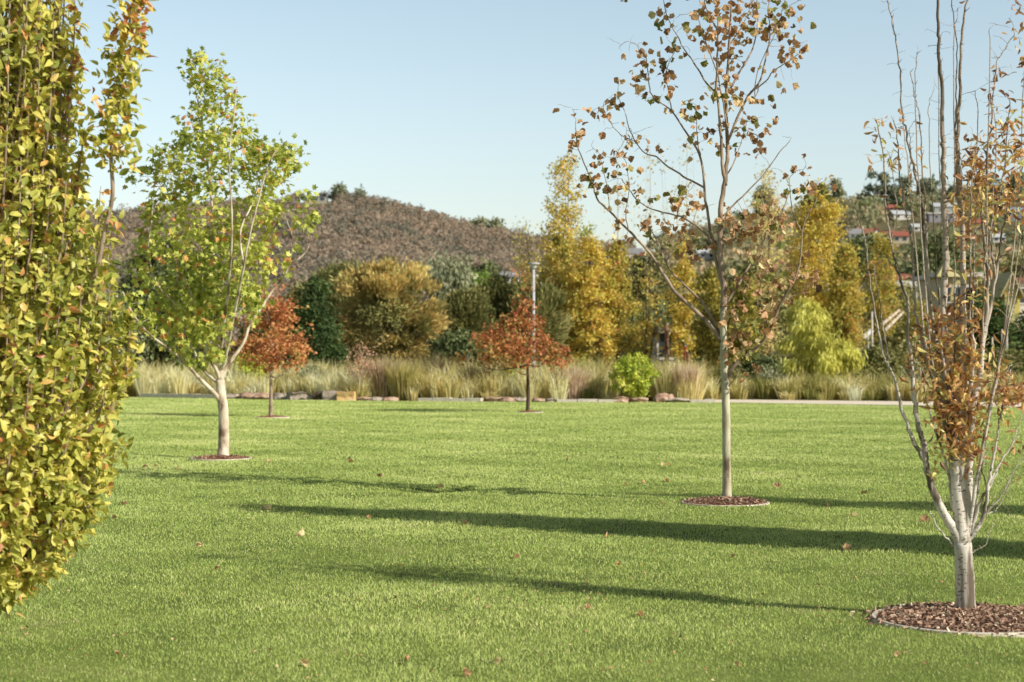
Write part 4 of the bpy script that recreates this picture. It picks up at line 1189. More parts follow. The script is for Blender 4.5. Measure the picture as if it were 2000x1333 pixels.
poplar('tall golden poplar with a pointed top left of the lime conifer', [(350, 1582, 1602), (390, 1556, 1630), (450, 1545, 1652), (520, 1542, 1672), (600, 1545, 1682), (660, 1555, 1682), (700, 1590, 1670)], 88, 'poplar_gold', 9000, clumps=230, cs=.24, tshift=-.05)
poplar('green yellow poplar at the right foot of the tall golden one', spire(1650, 34, 480, 690), 84, 'poplar_green', 3000, tshift=.1)
poplar('narrow yellow green poplar between the thin stems on the right', spire(1722, 34, 455, 660), 105, 'poplar_green', 2600, tshift=.12)
poplar('low bronze poplar behind the rusty leaves of the right tree', spire(1800, 40, 590, 720), 100, 'poplar_green', 2000, tshift=-.05)

# lime weeping conifer and round shrub
T('weeping_conifer', 'bright lime yellow weeping conifer with drooping layered branches', [(592, 1562, 1585), (618, 1545, 1612), (648, 1530, 1655), (690, 1520, 1672), (720, 1528, 1676), (745, 1545, 1668)], 70, 'lime', n=9500, size=.24, clumps=75, cs=.16, style='droop', cat='conifer', pw=.45, kite=.15, base=1600, solid=300, holes=1.8, tvar=.2)
T('shrub', 'round leafy green shrub with several thin stems at the lawn edge', dome(1192, 1280, 694, 778, 8, 2.2), 62.6, 'yellowshrub', n=3600, size=.12, clumps=80, cs=.10, cat='shrub', base=1240, trunk=.04, bark='bark_grey', limbs=14, pw=.45)
T('evergreen_shrub', 'dark shrub in shade left of the lime conifer', dome(1440, 1530, 700, 756, 6, 2.2), 74, 'dark', n=2600, size=.16, clumps=50, cs=.18, cat='shrub', pw=.45, solid=200)
T('evergreen_shrub', 'brown olive shrub right of the lime conifer', dome(1665, 1760, 680, 760, 6, 2.2), 73, 'olive', n=3400, size=.16, clumps=60, cs=.18, cat='shrub', pw=.45, solid=200)
T('evergreen_shrub', 'reddish brown twiggy shrub behind the left stems of the right tree', dome(1740, 1850, 665, 755, 6, 2.2), 76, 'olive', n=3200, size=.16, clumps=60, cs=.2, cat='shrub', tshift=.15, pw=.45, solid=200)
T('evergreen_shrub', 'green shrub behind the right tree at the far right edge', dome(1860, 2060, 690, 762, 6, 2.4), 74, 'olive', n=5200, size=.16, clumps=90, cs=.2, cat='shrub', tshift=-.02, pw=.45, solid=300)
T('pine_tree', 'dark blue green pine behind the right tree beside the pale poles', [(575, 1925, 1935), (610, 1905, 1958), (650, 1895, 1968), (690, 1890, 1972), (712, 1905, 1960)], 92, 'conifer', n=4200, size=.28, clumps=70, cs=.25, style='cone', pw=.45, kite=.25, solid=200)
T('evergreen_shrub', 'dark shaded bush under the yellow building at the right edge', dome(1965, 2070, 612, 700, 6, 2.2), 105, 'dark', n=3000, size=.24, clumps=60, cs=.3, cat='bush', tshift=.05, pw=.45, solid=300)
T('evergreen_tree', 'olive tree above the yellow building at the right edge', dome(1945, 2060, 500, 580, 6, 2.2), 250, 'olive', n=4000, size=.6, clumps=60, cs=.7, pw=.45)
T('evergreen_tree', 'dark olive tree in the hollow below the hillside houses', dome(1780, 1900, 470, 590, 6, 2.2), 240, 'dark', n=4500, size=.65, clumps=70, cs=.8, tshift=.15, pw=.45)
T('evergreen_tree', 'dark tree below the red roofed cottage on the hill', dome(1640, 1745, 470, 560, 6, 2.2), 260, 'dark', n=4200, size=.65, clumps=70, cs=.8, tshift=.2, pw=.45)
T('evergreen_tree', 'dark scrubby tree behind the sparse poplars below the grey roofed house', dome(1225, 1330, 500, 640, 6, 2.2), 170, 'olive', n=4200, size=.45, clumps=70, cs=.6, tshift=-.1, pw=.45)
T('evergreen_tree', 'dark green tree behind the poplars near the white shed', dome(1270, 1335, 580, 640, 6, 2.2), 112, 'dark', n=2600, size=.3, clumps=50, cs=.35, pw=.45, base=1300)
T('evergreen_tree', 'olive green tree behind the poplar right of the middle trunk', dome(1395, 1540, 520, 700, 6, 2.2), 120, 'olive', n=5000, size=.35, clumps=80, cs=.5, pw=.45, solid=300)
T('evergreen_tree', 'brown olive tree behind the low stems of the right tree', dome(1690, 1810, 560, 700, 6, 2.2), 125, 'olive', n=4200, size=.32, clumps=80, cs=.5, tshift=.15, pw=.5)
T('evergreen_tree', 'olive green tree behind the white shed and bronze poplars', dome(1180, 1400, 600, 715, 6, 2.4), 108, 'dark', n=5500, size=.3, clumps=90, cs=.45, tshift=.2, pw=.5)

for k, (px, w_, y0, mt) in enumerate([(1420, 60, 716, 'olive'), (1500, 46, 728, 'greygreen'), (1700, 70, 722, 'olive'), (1790, 60, 716, 'greygreen'), (1885, 60, 720, 'olive'), (1160, 50, 722, 'greygreen'), (870, 56, 716, 'olive'), (600, 60, 722, 'greygreen')]):
    T('low_shrub', ['low olive shrub in the grasses right of the middle trunk', 'low grey green shrub in the grasses under the green poplar', 'wide low olive shrub in the grasses right of the lime conifer', 'low grey green shrub in the grasses behind the outer left stem', 'low olive shrub in the grasses behind the right tree', 'low grey green shrub in the grasses left of the round shrub', 'low olive shrub in the grasses below the orange domed bush', 'low grey green shrub in the grasses right of the orange oak'][k],
      dome(px - w_ / 2, px + w_ / 2, y0, 770, 6, 2.2), 68.5, mt, n=1500, size=.13, clumps=45, cs=.14, cat='shrub', pw=.5)
# small bare young trees in the bed
T('young_tree', 'thin young tree with pinkish twiggy top standing beside the golden rock', dome(675, 732, 672, 740, 6, 2.0), 64.5, 'pinktwig', n=420, size=.09, clumps=40, cs=.14, base=703, trunk=.045, bark='bark_grey', limbs=26, pw=.6)
T('young_tree', 'thin young tree with a few green leaves just left of the rust oak trunk', dome(985, 1030, 708, 745, 6, 2.0), 65, 'yellowshrub', n=260, size=.1, clumps=24, cs=.12, base=1011, trunk=.025, bark='bark_pale', limbs=10, pw=.6)

# ------------------------------------------------------------------ tussock grasses
def tuft(mb, x, y, h, r, n, tint, spread=.55, wdt=.012, z=0.0):
    a = rng.uniform(0, 2 * PI, n); q_ = np.sqrt(rng.random(n))
    lean = q_ * spread + rng.normal(0, .06, n)
    hh = h * rng.uniform(.65, 1.1, n)
    bx = x + np.cos(a) * q_ * r * .5; by = y + np.sin(a) * q_ * r * .5
    sw = rng.uniform(0, PI, n)
    s = np.stack([np.cos(sw), np.sin(sw), np.zeros(n)], -1) * wdt
    b = np.stack([bx, by, np.full(n, z)], -1)
    dv = np.stack([np.cos(a), np.sin(a), np.zeros(n)], -1)
    m = b + dv * (lean * hh * .35)[:, None] + np.stack([0 * hh, 0 * hh, hh * .62], -1)
    t = b + dv * (lean * hh * 1.0)[:, None] + np.stack([0 * hh, 0 * hh, hh * np.clip(1 - lean * .35, .4, 1)], -1)
    V = np.stack([b - s, b + s, m - s * .8, m + s * .8, t], 1).reshape(-1, 3)
    k = np.arange(n)[:, None] * 5
    mb.add(V, tris=k + np.array([[2, 3, 4]]), quads=k + np.array([[0, 1, 3, 2]]), tint=np.clip(np.repeat(tint + rng.normal(0, .14, n), 5), 0, 1))

def bed(name, label, x0, x1, n, dd, hfun, tfun, per=60, wdt=.016):
    mb = MB()
    for _ in range(n):
        px = rng.uniform(x0, x1)
        e = float(edge_y(px)) + (float(np.interp(px, [1365, 1420, 2000, 2600], [2.8, 4.2, 5.5, 6])) if px > 1365 else 0)
        Y = e + .5 + .9 * abs(math.sin(px * .043) * math.sin(px * .017 + 1)) + dd * rng.random() ** .8
        if abs(px - 1238) < 48 and Y < 66: continue
        X = (px - 1000) / F * Y
        h = hfun(px, Y - e) * rng.uniform(.45, 1.35)
        tuft(mb, X, Y, h, .45, per, tfun(px, Y - e) + rng.normal(0, .18) + .12 * math.sin(px * .031) * math.sin(px * .0113 + 2), spread=rng.uniform(.35, .8), wdt=wdt)
    tag(mb.build(name, M['tussock']), label, 'grass', kind='stuff')
bed('tussock_grass', 'straw coloured ornamental grasses massed behind the stone edge on the left', -300, 720, 760, 9,
    lambda p, d_: .95 + .35 * min(d_ / 4, 1), lambda p, d_: .80 - .05 * d_)
bed('tussock_grass', 'mixed straw and green grasses massed behind the edge in the middle', 690, 1380, 620, 9,
    lambda p, d_: .85 + .55 * min(d_ / 3, 1), lambda p, d_: .62 - .04 * d_)
bed('tussock_grass', 'low olive and straw grasses massed beyond the pale path on the right', 1370, 2500, 760, 8,
    lambda p, d_: .62 + .4 * min(d_ / 5, 1), lambda p, d_: .42 + .14 * math.sin(p * .05) - .01 * d_)

def clump(px, D, h, r, n, mat, label, tint=.5, spread=.3, name='ornamental_grass', wdt=.014):
    X = (px - 1000) / F * D
    mb = MB(); tuft(mb, X, D, h, r, n, tint, spread, wdt)
    tag(mb.build(name, M[mat], origin=(X, D, 0)), label, 'grass clump')
clump(1338, 63.6, 1.45, 1.0, 700, 'tussock_purple', 'tall upright purple brown grass clump between the round shrub and middle trunk', .6, .14)
clump(1303, 65.0, 1.35, 1.1, 600, 'tussock_purple', 'spreading purple brown grass clump just right of the round green shrub', .6, .55)
clump(929, 65.2, 1.45, .9, 700, 'tussock_dark', 'dark brown rush clump left of the rust oak trunk', .2, .3)
clump(882, 66, .95, .9, 500, 'tussock_dark', 'low dark olive rush behind the pale kerb', .45, .6)
clump(790, 64.6, 1.55, 1.0, 800, 'tussock', 'upright green and straw clump right of the thin young tree', .35, .3)
clump(748, 65.2, 1.7, 1.1, 700, 'tussock_purple', 'tall mauve grey grass clump right beside the thin young tree', .4, .28)
clump(1090, 64.2, 1.5, 1.1, 800, 'tussock', 'tall green based grass clump right of the rust oak trunk', .35, .32)
clump(1118, 63.6, 1.35, 1.0, 800, 'tussock_purple', 'tall pale mauve feathery grass clump beyond the rust oak', .8, .3)
clump(850, 67.5, 1.9, 1.2, 700, 'tussock_dark', 'tall brown rounded rush below the orange domed bush', .55, .4)
clump(1150, 64.0, 1.25, 1.0, 700, 'tussock', 'wide straw grass clump left of the round green shrub', .8, .5)
clump(1062, 64.6, 1.2, .8, 500, 'tussock', 'fresh green grass clump beside the lamp post foot', .15, .4)
clump(985, 66, 1.6, 1.2, 700, 'tussock', 'tall pale straw grass clump behind the rust oak trunk', .85, .3)

# ------------------------------------------------------------------ stone edging and rocks
def rock(px, w_px, y0, y1, label, mat='rock', blocky=False, D=None, group=None, name='rock'):
    D = D or float(edge_y(px)) + .12
    pxm = F / D
    w_ = w_px / pxm; h = (y1 - y0) / pxm + .05
    X = (px - 1000) / F * D
    import bmesh
    bm = bmesh.new()
    bmesh.ops.create_cube(bm, size=1)
    bmesh.ops.subdivide_edges(bm, edges=bm.edges[:], cuts=3, use_grid_fill=True)
    r_ = random.Random(int(px * 7))
    ph = [r_.uniform(0, 6) for _ in range(6)]
    for v in bm.verts:
        c = v.co
        if not blocky:
            nn = Vector(c).normalized() * .62
            c = c.lerp(nn, .42)
        k = .06 if blocky else .13
        c = c + Vector((math.sin(c.y * 7 + ph[0]) * k, math.sin(c.z * 6 + ph[1]) * k, math.sin(c.x * 8 + ph[2]) * k * .8))
        c = c + Vector([r_.uniform(-1, 1) * k * .3 for _ in range(3)])
        v.co = Vector((c.x * w_, c.y * min(w_ * .8, .7), (c.z + .42) * h))
    me = bpy.data.meshes.new(name); bm.to_mesh(me); bm.free()
    me.materials.append(M[mat])
    o = bpy.data.objects.new(name, me); COL.objects.link(o)
    o.location = (X, D, 0)
    tag(o, label, 'rock', group)
    return o
rock(453, 24, 770, 778, 'small pale rock just right of the green tree trunk', 'rock')
rock(488, 36, 768, 779, 'low pinkish rock left of the orange oak trunk', 'rock_pink')
rock(515, 30, 769, 779, 'flat pinkish rock touching the orange oak trunk from the left', 'rock_pink')
rock(547, 26, 769, 780, 'pale rounded rock just right of the orange oak trunk', 'rock')
rock(563, 22, 764, 772, 'small grey rock set back behind the rounded ones', 'rock', D=70)
rock(580, 32, 767, 781, 'grey rounded rock left of the squared blocks', 'rock')
rock(604, 22, 775, 782, 'flat low stone just left of the squared blocks', 'rock')
rock(621, 18, 766, 782, 'dark squared block, left of the three blocks', 'bark_dark', True)
rock(645, 29, 765, 783, 'pale grey squared stone block', 'rock', True)
rock(677, 33, 766, 783, 'golden yellow squared sandstone block', 'sandstone', True)
for k, (x, w_, m) in enumerate([(712, 26, 'rock_pink'), (738, 24, 'rock'), (762, 26, 'rock_pink')]):
    rock(x, w_, 779, 785, ['low pinkish stone at the foot of the thin young tree', 'flat grey stone right of the thin young tree', 'flat pinkish stone where the oak shadow begins'][k], m)
for k, (x, w_, y0, m) in enumerate([(965, 30, 779, 'rock_pink'), (993, 28, 779, 'rock_pink'), (1018, 20, 780, 'rock'), (1052, 22, 781, 'rock_pink'), (1075, 20, 781, 'rock'), (1214, 26, 778, 'rock_pink'), (1248, 28, 779, 'rock_pink'), (1291, 24, 778, 'rock'), (1297, 30, 771, 'rock_pink'), (1322, 40, 780, 'rock')]):
    rock(x, w_, y0, 787, ['flat pinkish stone left of the rust oak trunk, outer one', 'flat pinkish stone left of the rust oak trunk, inner one', 'small grey stone touching the rust oak trunk', 'small pinkish stone right of the rust oak trunk', 'small grey stone second right of the rust oak trunk',
        'pinkish stone under the left side of the round shrub', 'pinkish stone under the right side of the round shrub', 'triangular pinkish stone below the leaning one', 'leaning flat stone propped behind the triangular one', 'long flat stone below the upright purple grass clump'][k], m)

def kerb(us_, label, h=.15):
    e = None
    us_ = np.array(us_, float)
    D = edge_y(us_) + .08
    X = (us_ - 1000) / F * D
    root = empty('kerb', (float(X.mean()), float(D.mean()), 0), label, 'kerb')
    for i in range(len(us_) - 1):
        mb = MB()
        a = np.array([X[i], D[i]]); b = np.array([X[i + 1], D[i + 1]])
        ln = np.linalg.norm(b - a) - .03
        c = (a + b) / 2
        mb.box((c[0], c[1], h / 2 - .03 + rng.normal(0, .008)), (ln, .3, h + .06), rz=math.atan2(b[1] - a[1], b[0] - a[0]) + rng.normal(0, .01))
        o = mb.build('kerb_stone', M['concrete'], root)
kerb([278, 350, 388, 425, 441], 'long pale kerb stones behind the full green tree trunk', .17)
kerb([818, 848, 882, 912, 942], 'row of pale kerb stones between the golden block and the rust oak', .14)
kerb([1088, 1128, 1168, 1206], 'row of pale kerb stones right of the rust oak', .12)
kerb([1348, 1375, 1398], 'two pale kerb stones left of the middle trunk', .13)

# ------------------------------------------------------------------ lamp post
def lamp():
    D = 66.0; X = (1042 - 1000) / F * D
    top = CAMH + (HY - 524) / F * D
    r = empty('street_lamp', (X, D, 0), 'slim pale grey lamp post with flat top head behind the rust red oak', 'lamp post')
    mb = MB(); mb.tube([(X, D, -.1), (X, D, top * .5), (X, D, top)], [.075, .062, .05], 14); mb.build('pole', M['metal'], r, smooth=True)
    mb = MB(); mb.tube([(X, D, top - .02), (X, D, top + .05), (X, D, top + .12)], [.10, .13, .10], 14); mb.build('collar', M['metal'], r, smooth=True)
    h = MB(); h.tube([(X, D, top + .11), (X, D, top + .15), (X, D, top + .20), (X, D, top + .22)], [.12, .24, .24, .10], 20)
    hd = h.build('lamp_head', M['metal'], r, smooth=False)
    g = MB(); g.tube([(X, D, top + .095), (X, D, top + .125)], [.15, .17], 16); g.build('lens', paint('lamp_lens', (206, 206, 198), .3), hd)
    b = MB(); b.box((X, D, .0), (.3, .3, .06)); b.build('base_plate', M['metal'], r)
lamp()

# ------------------------------------------------------------------ houses
def house(label, c, w_, dp, h, rh, wallc, roofc, yaw=0.0, wins=2, gable_front=False, chim=True, group=None, name='house', flat=False, cat='house'):
    c = np.array(c, float)
    root = empty(name, tuple(c), label, cat, group)
    ca, sa = math.cos(yaw), math.sin(yaw)
    R = np.array([[ca, -sa, 0], [sa, ca, 0], [0, 0, 1]])
    def tr(v): return np.asarray(v, float) @ R.T + c
    x, y = w_ / 2, dp / 2
    mb = MB()
    v = [(-x, -y, -3), (x, -y, -3), (x, y, -3), (-x, y, -3), (-x, -y, h), (x, -y, h), (x, y, h), (-x, y, h)]
    q = [(0, 1, 5, 4), (1, 2, 6, 5), (2, 3, 7, 6), (3, 0, 4, 7)]
    t = []
    if not flat:
        if gable_front: v += [(0, -y, h + rh), (0, y, h + rh)]; t = [(4, 5, 8), (6, 7, 9)]
        else: v += [(-x, 0, h + rh), (x, 0, h + rh)]; t = [(4, 8, 7), (5, 6, 9)]
    mb.add(tr(v), quads=q, tris=t)
    mb.build('wall', paint('wall_%02x%02x%02x' % wallc, wallc), root)
    mb = MB(); o = .5
    if flat:
        mb.box(tuple(tr([(0, 0, h + .15)])[0]), (w_ + 1, dp + 1, .35), rz=yaw)
    elif gable_front:
        for s in (-1, 1):
            a = [(s * (x + o), -y - o, h - rh * o / x), (s * (x + o), y + o, h - rh * o / x), (0, y + o, h + rh + .05), (0, -y - o, h + rh + .05)]
            b = [(p[0], p[1], p[2] + .22) for p in a]
            mb.add(tr(a + b), quads=[(0, 1, 2, 3), (4, 5, 6, 7), (0, 3, 7, 4), (0, 1, 5, 4), (1, 2, 6, 5)])
    else:
        for s in (-1, 1):
            a = [(-x - o, s * (y + o), h - rh * o / y), (x + o, s * (y + o), h - rh * o / y), (x + o, 0, h + rh + .05), (-x - o, 0, h + rh + .05)]
            b = [(p[0], p[1], p[2] + .22) for p in a]
            mb.add(tr(a + b), quads=[(0, 1, 2, 3), (4, 5, 6, 7), (0, 3, 7, 4), (0, 1, 5, 4), (1, 2, 6, 5)])
    rf = mb.build('roof', paint('roof_%02x%02x%02x' % roofc, roofc), root)
    if chim and not flat:
        mb = MB(); mb.box(tuple(tr([(w_ * .25, dp * .1, h + rh)])[0]), (.9, .9, 1.8), rz=yaw); mb.build('chimney', paint('brick', (170, 120, 100)), rf)
    for k in range(wins):
        wx = (k + .5) / wins * w_ - x
        f = MB(); f.box(tuple(tr([(wx, -y - .03, h * .55)])[0]), (1.7, .12, 1.5), rz=yaw); fo = f.build('window', paint('window_frame', (222, 220, 212)), root)
        g = MB(); g.box(tuple(tr([(wx, -y - .08, h * .55)])[0]), (1.4, .08, 1.2), rz=yaw); g.build('pane', paint('window_pane', (64, 72, 80), .15), fo)
    return root

white = (216, 212, 202); cream = (206, 192, 160); red = (166, 100, 84); grey = (140, 140, 142); brick = (156, 100, 90); slate = (120, 128, 136); pale = (196, 200, 200)
hs = [  # px, base py, width px, wall height px, roof px, wall, roof, gable_front, yaw, label
    (1712, 468, 15, 11, 8, white, red, True, .1, 'small white gabled cottage with red roof on the right hillside'),
    (1694, 466, 22, 9, 7, grey, red, False, .1, 'low grey wing with red roof joining the white gabled cottage'),
    (1735, 464, 30, 4, 6, cream, red, False, .05, 'red roofed house just right of the white gabled cottage'),
    (1758, 476, 30, 14, 7, cream, red, False, -.1, 'peach walled house with orange red roof behind the thin stems'),
    (1668, 470, 30, 12, 9, white, grey, False, .2, 'white house with grey roof left of the red roofed cottage'),
    (1661, 494, 22, 11, 6, white, grey, False, .1, 'small white house with grey roof below the others, beside the golden poplar'),
    (1679, 498, 16, 22, 4, brick, brick, True, .3, 'square red brick house beside the golden poplar'),
    (1743, 412, 17, 5, 6, brick, red, False, .1, 'small red roofed house high on the right hillside under the trees'),
    (1757, 430, 34, 10, 7, white, pale, False, .15, 'white roofed house in the middle of the right hillside'),
    (1846, 420, 52, 14, 8, (170, 176, 166), pale, False, 0, 'wide house with pale green grey roof high on the right hillside'),
    (1838, 434, 58, 14, 3, (150, 146, 150), white, False, 0, 'long grey building with white fascia below the pale roofed house'),
    (1938, 404, 26, 8, 9, brick, red, False, .1, 'red roofed house near the right edge on the hillside'),
    (1985, 432, 36, 16, 9, slate, (130, 146, 160), False, .1, 'blue grey house at the right edge of the hillside'),
    (1600, 412, 30, 6, 5, white, pale, False, .1, 'small pale house beside the top of the golden poplar'),
    (1228, 506, 52, 9, 11, cream, grey, False, .2, 'cream house with broad grey roof left of the middle tree'),
    (1262, 508, 22, 7, 5, white, red, False, .1, 'small red roofed house right of the broad grey roof'),
    (1378, 508, 34, 12, 7, white, pale, False, .1, 'pale house seen through the middle tree branches'),
    (1792, 452, 24, 8, 5, white, pale, False, .1, 'small pale house between the thin stems in the middle of the right hillside'),
    (1908, 446, 26, 9, 6, cream, red, False, .1, 'cream house with red roof low on the hillside behind the rusty leaves'),
    (1632, 442, 24, 8, 6, white, grey, False, .1, 'small white house just above the golden poplar shoulder'),
    (1948, 474, 26, 9, 6, white, pale, False, .1, 'pale house low on the hillside near the right edge'),
    (962, 560, 22, 5, 6, brick, red, False, .1, 'small red roofed house at the foot of the brown hill'),
    (995, 548, 34, 8, 6, white, grey, False, .1, 'white house with grey roof left of the lamp head'),
    (1062, 552, 24, 7, 5, white, pale, False, .1, 'small white house right of the lamp head'),
    (882, 612, 14, 6, 5, cream, (206, 130, 96), False, .1, 'tiny orange roofed house glimpsed beside the grey green gum'),
]
HOUSES = []
for (px, py, wp, hp_, rp, wc, rc, gf, yw, lb_) in hs:
    if py < 520:
        c = cast(px, py); HOUSES.append((px, py, wp, c[1]))
    else:
        D = 330.0; c = np.array([(px - 1000) / F * D, D, CAMH + (HY - py) / F * D])
        if px > 1500 or px < 900: pass
    k = F / c[1]
    house(lb_, c, wp / k, min(wp / k * .8, 12), hp_ / k, rp / k, wc, rc, yaw=yw, wins=2 if wp > 16 else 1, gable_front=gf, chim=wp > 24)
# house on top of the brown hill
c = cast(617, 398); HOUSES.append((617, 398, 50, c[1] - 5)); k = F / c[1]
c[2] = CAMH + (HY - 397) / F * c[1]
hh = house('long flat roofed house with dark windows on top of the brown hill', c, 46 / k, 12, 11 / k, 0, (176, 170, 150), (130, 150, 158), wins=0, flat=True, chim=False)
for (a, b) in [(-.36, .22), (-.05, .30), (.3, .18)]:
    mb = MB(); mb.box((c[0] + a * 46 / k, c[1] - 6.1, c[2] + 7 / k), (b * 46 / k, .3, 6 / k)); mb.build('window', paint('dark_glass', (66, 82, 96), .15), hh)
# nearer buildings on the right flat
def near_house(px, py, D, wp, hp_, rp, wc, rc, label, gf=False, yaw=0, wins=2, flat=False, name='house', cat='house', chim=False):
    k = F / D
    return house(label, ((px - 1000) / k, D, CAMH + (HY - py) / k), wp / k, 8, hp_ / k, rp / k, wc, rc, yaw=yaw, gable_front=gf, wins=wins, flat=flat, chim=chim, name=name, cat=cat)
near_house(1730, 580, 190, 66, 30, 10, (190, 176, 150), red, 'long low building with orange red roof behind the narrow poplar')
near_house(1758, 596, 180, 40, 34, 8, white, white, 'white walled building behind the thin left stems of the right tree', wins=1)
near_house(1802, 580, 185, 34, 26, 8, (176, 190, 176), red, 'pale green building with red roof edge between the stems')
near_house(1848, 620, 150, 70, 75, 3, (200, 186, 150), white, 'cream building with white band behind the right tree', wins=2, flat=True, name='play_building', cat='building')
near_house(1986, 614, 150, 56, 60, 4, (222, 214, 200), (150, 96, 84), 'white building with yellow panels at the right edge', wins=2, flat=True, name='play_building', cat='building')
near_house(30, 694, 95, 56, 30, 18, (214, 214, 210), (150, 120, 118), 'white shed with reddish grey roof glimpsed through the near left tree', gf=True, wins=1, name='shed', cat='shed')
near_house(1301, 704, 92, 32, 52, 3, (190, 192, 196), (150, 144, 120), 'small grey white shed between the poplar trunks', wins=1, flat=True, name='shed', cat='shed')
# yellow pyramid roofs and arches of the play building
yl = paint('yellow_panel', (196, 184, 96)); yl2 = paint('pale_yellow_panel', (200, 188, 130))
def pyramid(px, y0, y1, wp, D, label):
    k = F / D; X = (px - 1000) / k
    z0 = CAMH + (HY - y1) / k; z1 = CAMH + (HY - y0) / k; w_ = wp / k / 2
    mb = MB(); mb.add([(X - w_, D - w_, z0), (X + w_, D - w_, z0), (X + w_, D + w_, z0), (X - w_, D + w_, z0), (X, D, z1)], tris=[(0, 1, 4), (1, 2, 4), (2, 3, 4), (3, 0, 4)], quads=[(0, 3, 2, 1)])
    root = empty('roof_turret', (X, D, z0), label, 'roof turret')
    mb.build('roof', yl2, root)
    mb = MB(); mb.box((X - w_ * .2, D - w_ * .8, z0 - 15 / k), (5 / k, 5 / k, 30 / k)); mb.build('post', yl2, root)
    mb = MB(); mb.box((X + w_ * .6, D - w_ * .8, z0 - 15 / k), (3 / k, 3 / k, 30 / k)); mb.build('post', yl2, root)
pyramid(1846, 512, 542, 44, 145, 'pointed yellow turret roof behind the right tree')
def arch_panel(px0, px1, y0, y1, D, label, mat):
    k = F / D
    root = empty('arched_panel', ((px0 / 2 + px1 / 2 - 1000) / k, D, 0), label, 'panel')
    x0, x1 = (px0 - 1000) / k, (px1 - 1000) / k; z0, z1 = CAMH + (HY - y1) / k, CAMH + (HY - y0) / k
    n = 12; cx = (x0 + x1) / 2; r0 = (x1 - x0) / 2; r1 = r0 * .72
    v = []; q = []
    for i in range(n + 1):
        a = PI * i / n
        for r in (r0, r1):
            v.append((cx - math.cos(a) * r, D, z0 + (z1 - z0) * (.45 + .55 * math.sin(a) * r / r0)))
    nb = len(v)
    v += [(x0, D, z0), (cx - r1, D, z0), (x1, D, z0), (cx + r1, D, z0)]
    q = [(2 * i, 2 * i + 1, 2 * i + 3, 2 * i + 2) for i in range(n)] + [(0, 1, nb + 1, nb), (2 * n, 2 * n + 1, nb + 3, nb + 2)]
    v2 = [(p[0], p[1] + .25, p[2]) for p in v]
    m = len(v)
    mb = MB(); mb.add(v + v2, quads=q + [tuple(i + m for i in f[::-1]) for f in q] + [(2 * i, 2 * i + 2, 2 * i + 2 + m, 2 * i + m) for i in range(n)])
    mb.build('arch', mat, root)
    mb = MB(); mb.box((cx, D + .3, z0 + (z1 - z0) * .12), (x1 - x0, .3, (z1 - z0) * .24)); mb.build('lower_panel', mat, root)
arch_panel(1958, 1992, 556, 618, 143, 'yellow arched panel in front of the white building at the right edge', yl)
arch_panel(1858, 1886, 548, 590, 143, 'yellow arched panel behind the rusty leaves of the right tree', yl2)
near_house(1947, 606, 143, 22, 42, 22, (196, 186, 126), (190, 180, 130), 'narrow yellow gabled bay beside the arched panel', gf=True, wins=0, name='gabled_bay', cat='building')

# poles of the play area
for k, (px, y0, y1, r, lb_) in enumerate([(1966, 618, 712, .055, 'tallest white pole below the yellow arch'), (1957, 645, 712, .04, 'pinkish thin pole just left of the tallest white pole'), (1938, 660, 712, .05, 'short pale pole left of the pair'), (1302, 634, 712, .12, 'thick brown timber pole in front of the small shed'), (1344, 688, 712, .10, 'short timber post right of the shed'), (1703, 610, 700, .06, 'pale thin trunk like pole right of the white slide'), (1338, 676, 700, .06, 'short bright red post in the shade right of the shed')]):
    D = 84.0 if k not in (5,) else 90.0
    k_ = F / D; X = (px - 1000) / k_
    rr = empty('pole', (X, D, 0), lb_, 'pole')
    mb = MB(); z1 = CAMH + (HY - y0) / k_
    mb.tube([(X, D, -.1), (X + .01, D, z1 * .5), (X, D, z1)], [r * 1.1, r, r * .9], 10)
    mb.build('shaft', paint('red_paint', (150, 52, 46)) if k == 6 else (M['timber'] if k in (3, 4) else M['white_pole']), rr, smooth=True)
    mb = MB(); mb.tube([(X, D, z1), (X, D, z1 + .03)], [r * 1.15, r * .8], 10); mb.build('cap', M['metal'], rr)
# white slide chute
D = 92.0; k = F / D
a = P(1660, 680, D); b = P(1704, 645, D)
rr = empty('slide', tuple(a * [1, 1, 0]), 'white sloping slide chute right of the golden poplar', 'slide')
mb = MB(); mb.tube([a, (a + b) / 2, b], [.13, .13, .13], 12); mb.build('chute', paint('white_plastic', (206, 204, 198), .5), rr, smooth=True)
for q_ in (.35, .8):
    p_ = a * (1 - q_) + b * q_
    mb = MB(); mb.tube([(p_[0], p_[1], 0), (p_[0], p_[1], p_[2])], [.05, .05], 8); mb.build('leg', M['metal'], rr)
for i, (x0, y0, x1, y1) in enumerate([(1722, 635, 1756, 606), (1728, 646, 1764, 610)]):
    mb = MB(); mb.tube([P(x0, y0, 96 + i), P(x1, y1, 99 + i)], [.11, .08], 10)
    tag(mb.build('leaning_log', M['bark_pale'], smooth=True, origin=tuple(P(x0, y0, 96 + i))), ['upper pale leaning log right of the slide', 'lower pale leaning log right of the slide'][i], 'log')
# low slanted panel by the path
D = 57.5; k = F / D; X = (1974 - 1000) / k
rr = empty('info_panel', (X, D + 5.6, 0), 'low slanted pale grey panel by the path at the right edge', 'sign')
Dp = D + 5.6; X = (1972 - 1000) / F * Dp; z = CAMH + (HY - 764) / F * Dp
rr.location = (X, Dp, 0)
mb = MB(); mb.box((X, Dp, z), (.62, .05, .34), rx=-.7); mb.build('board', M['metal'], rr)
for s in (-.22, .22):
    mb = MB(); mb.box((X + s, Dp + .04, z / 2 - .04), (.05, .05, z)); mb.build('leg', M['metal'], rr)
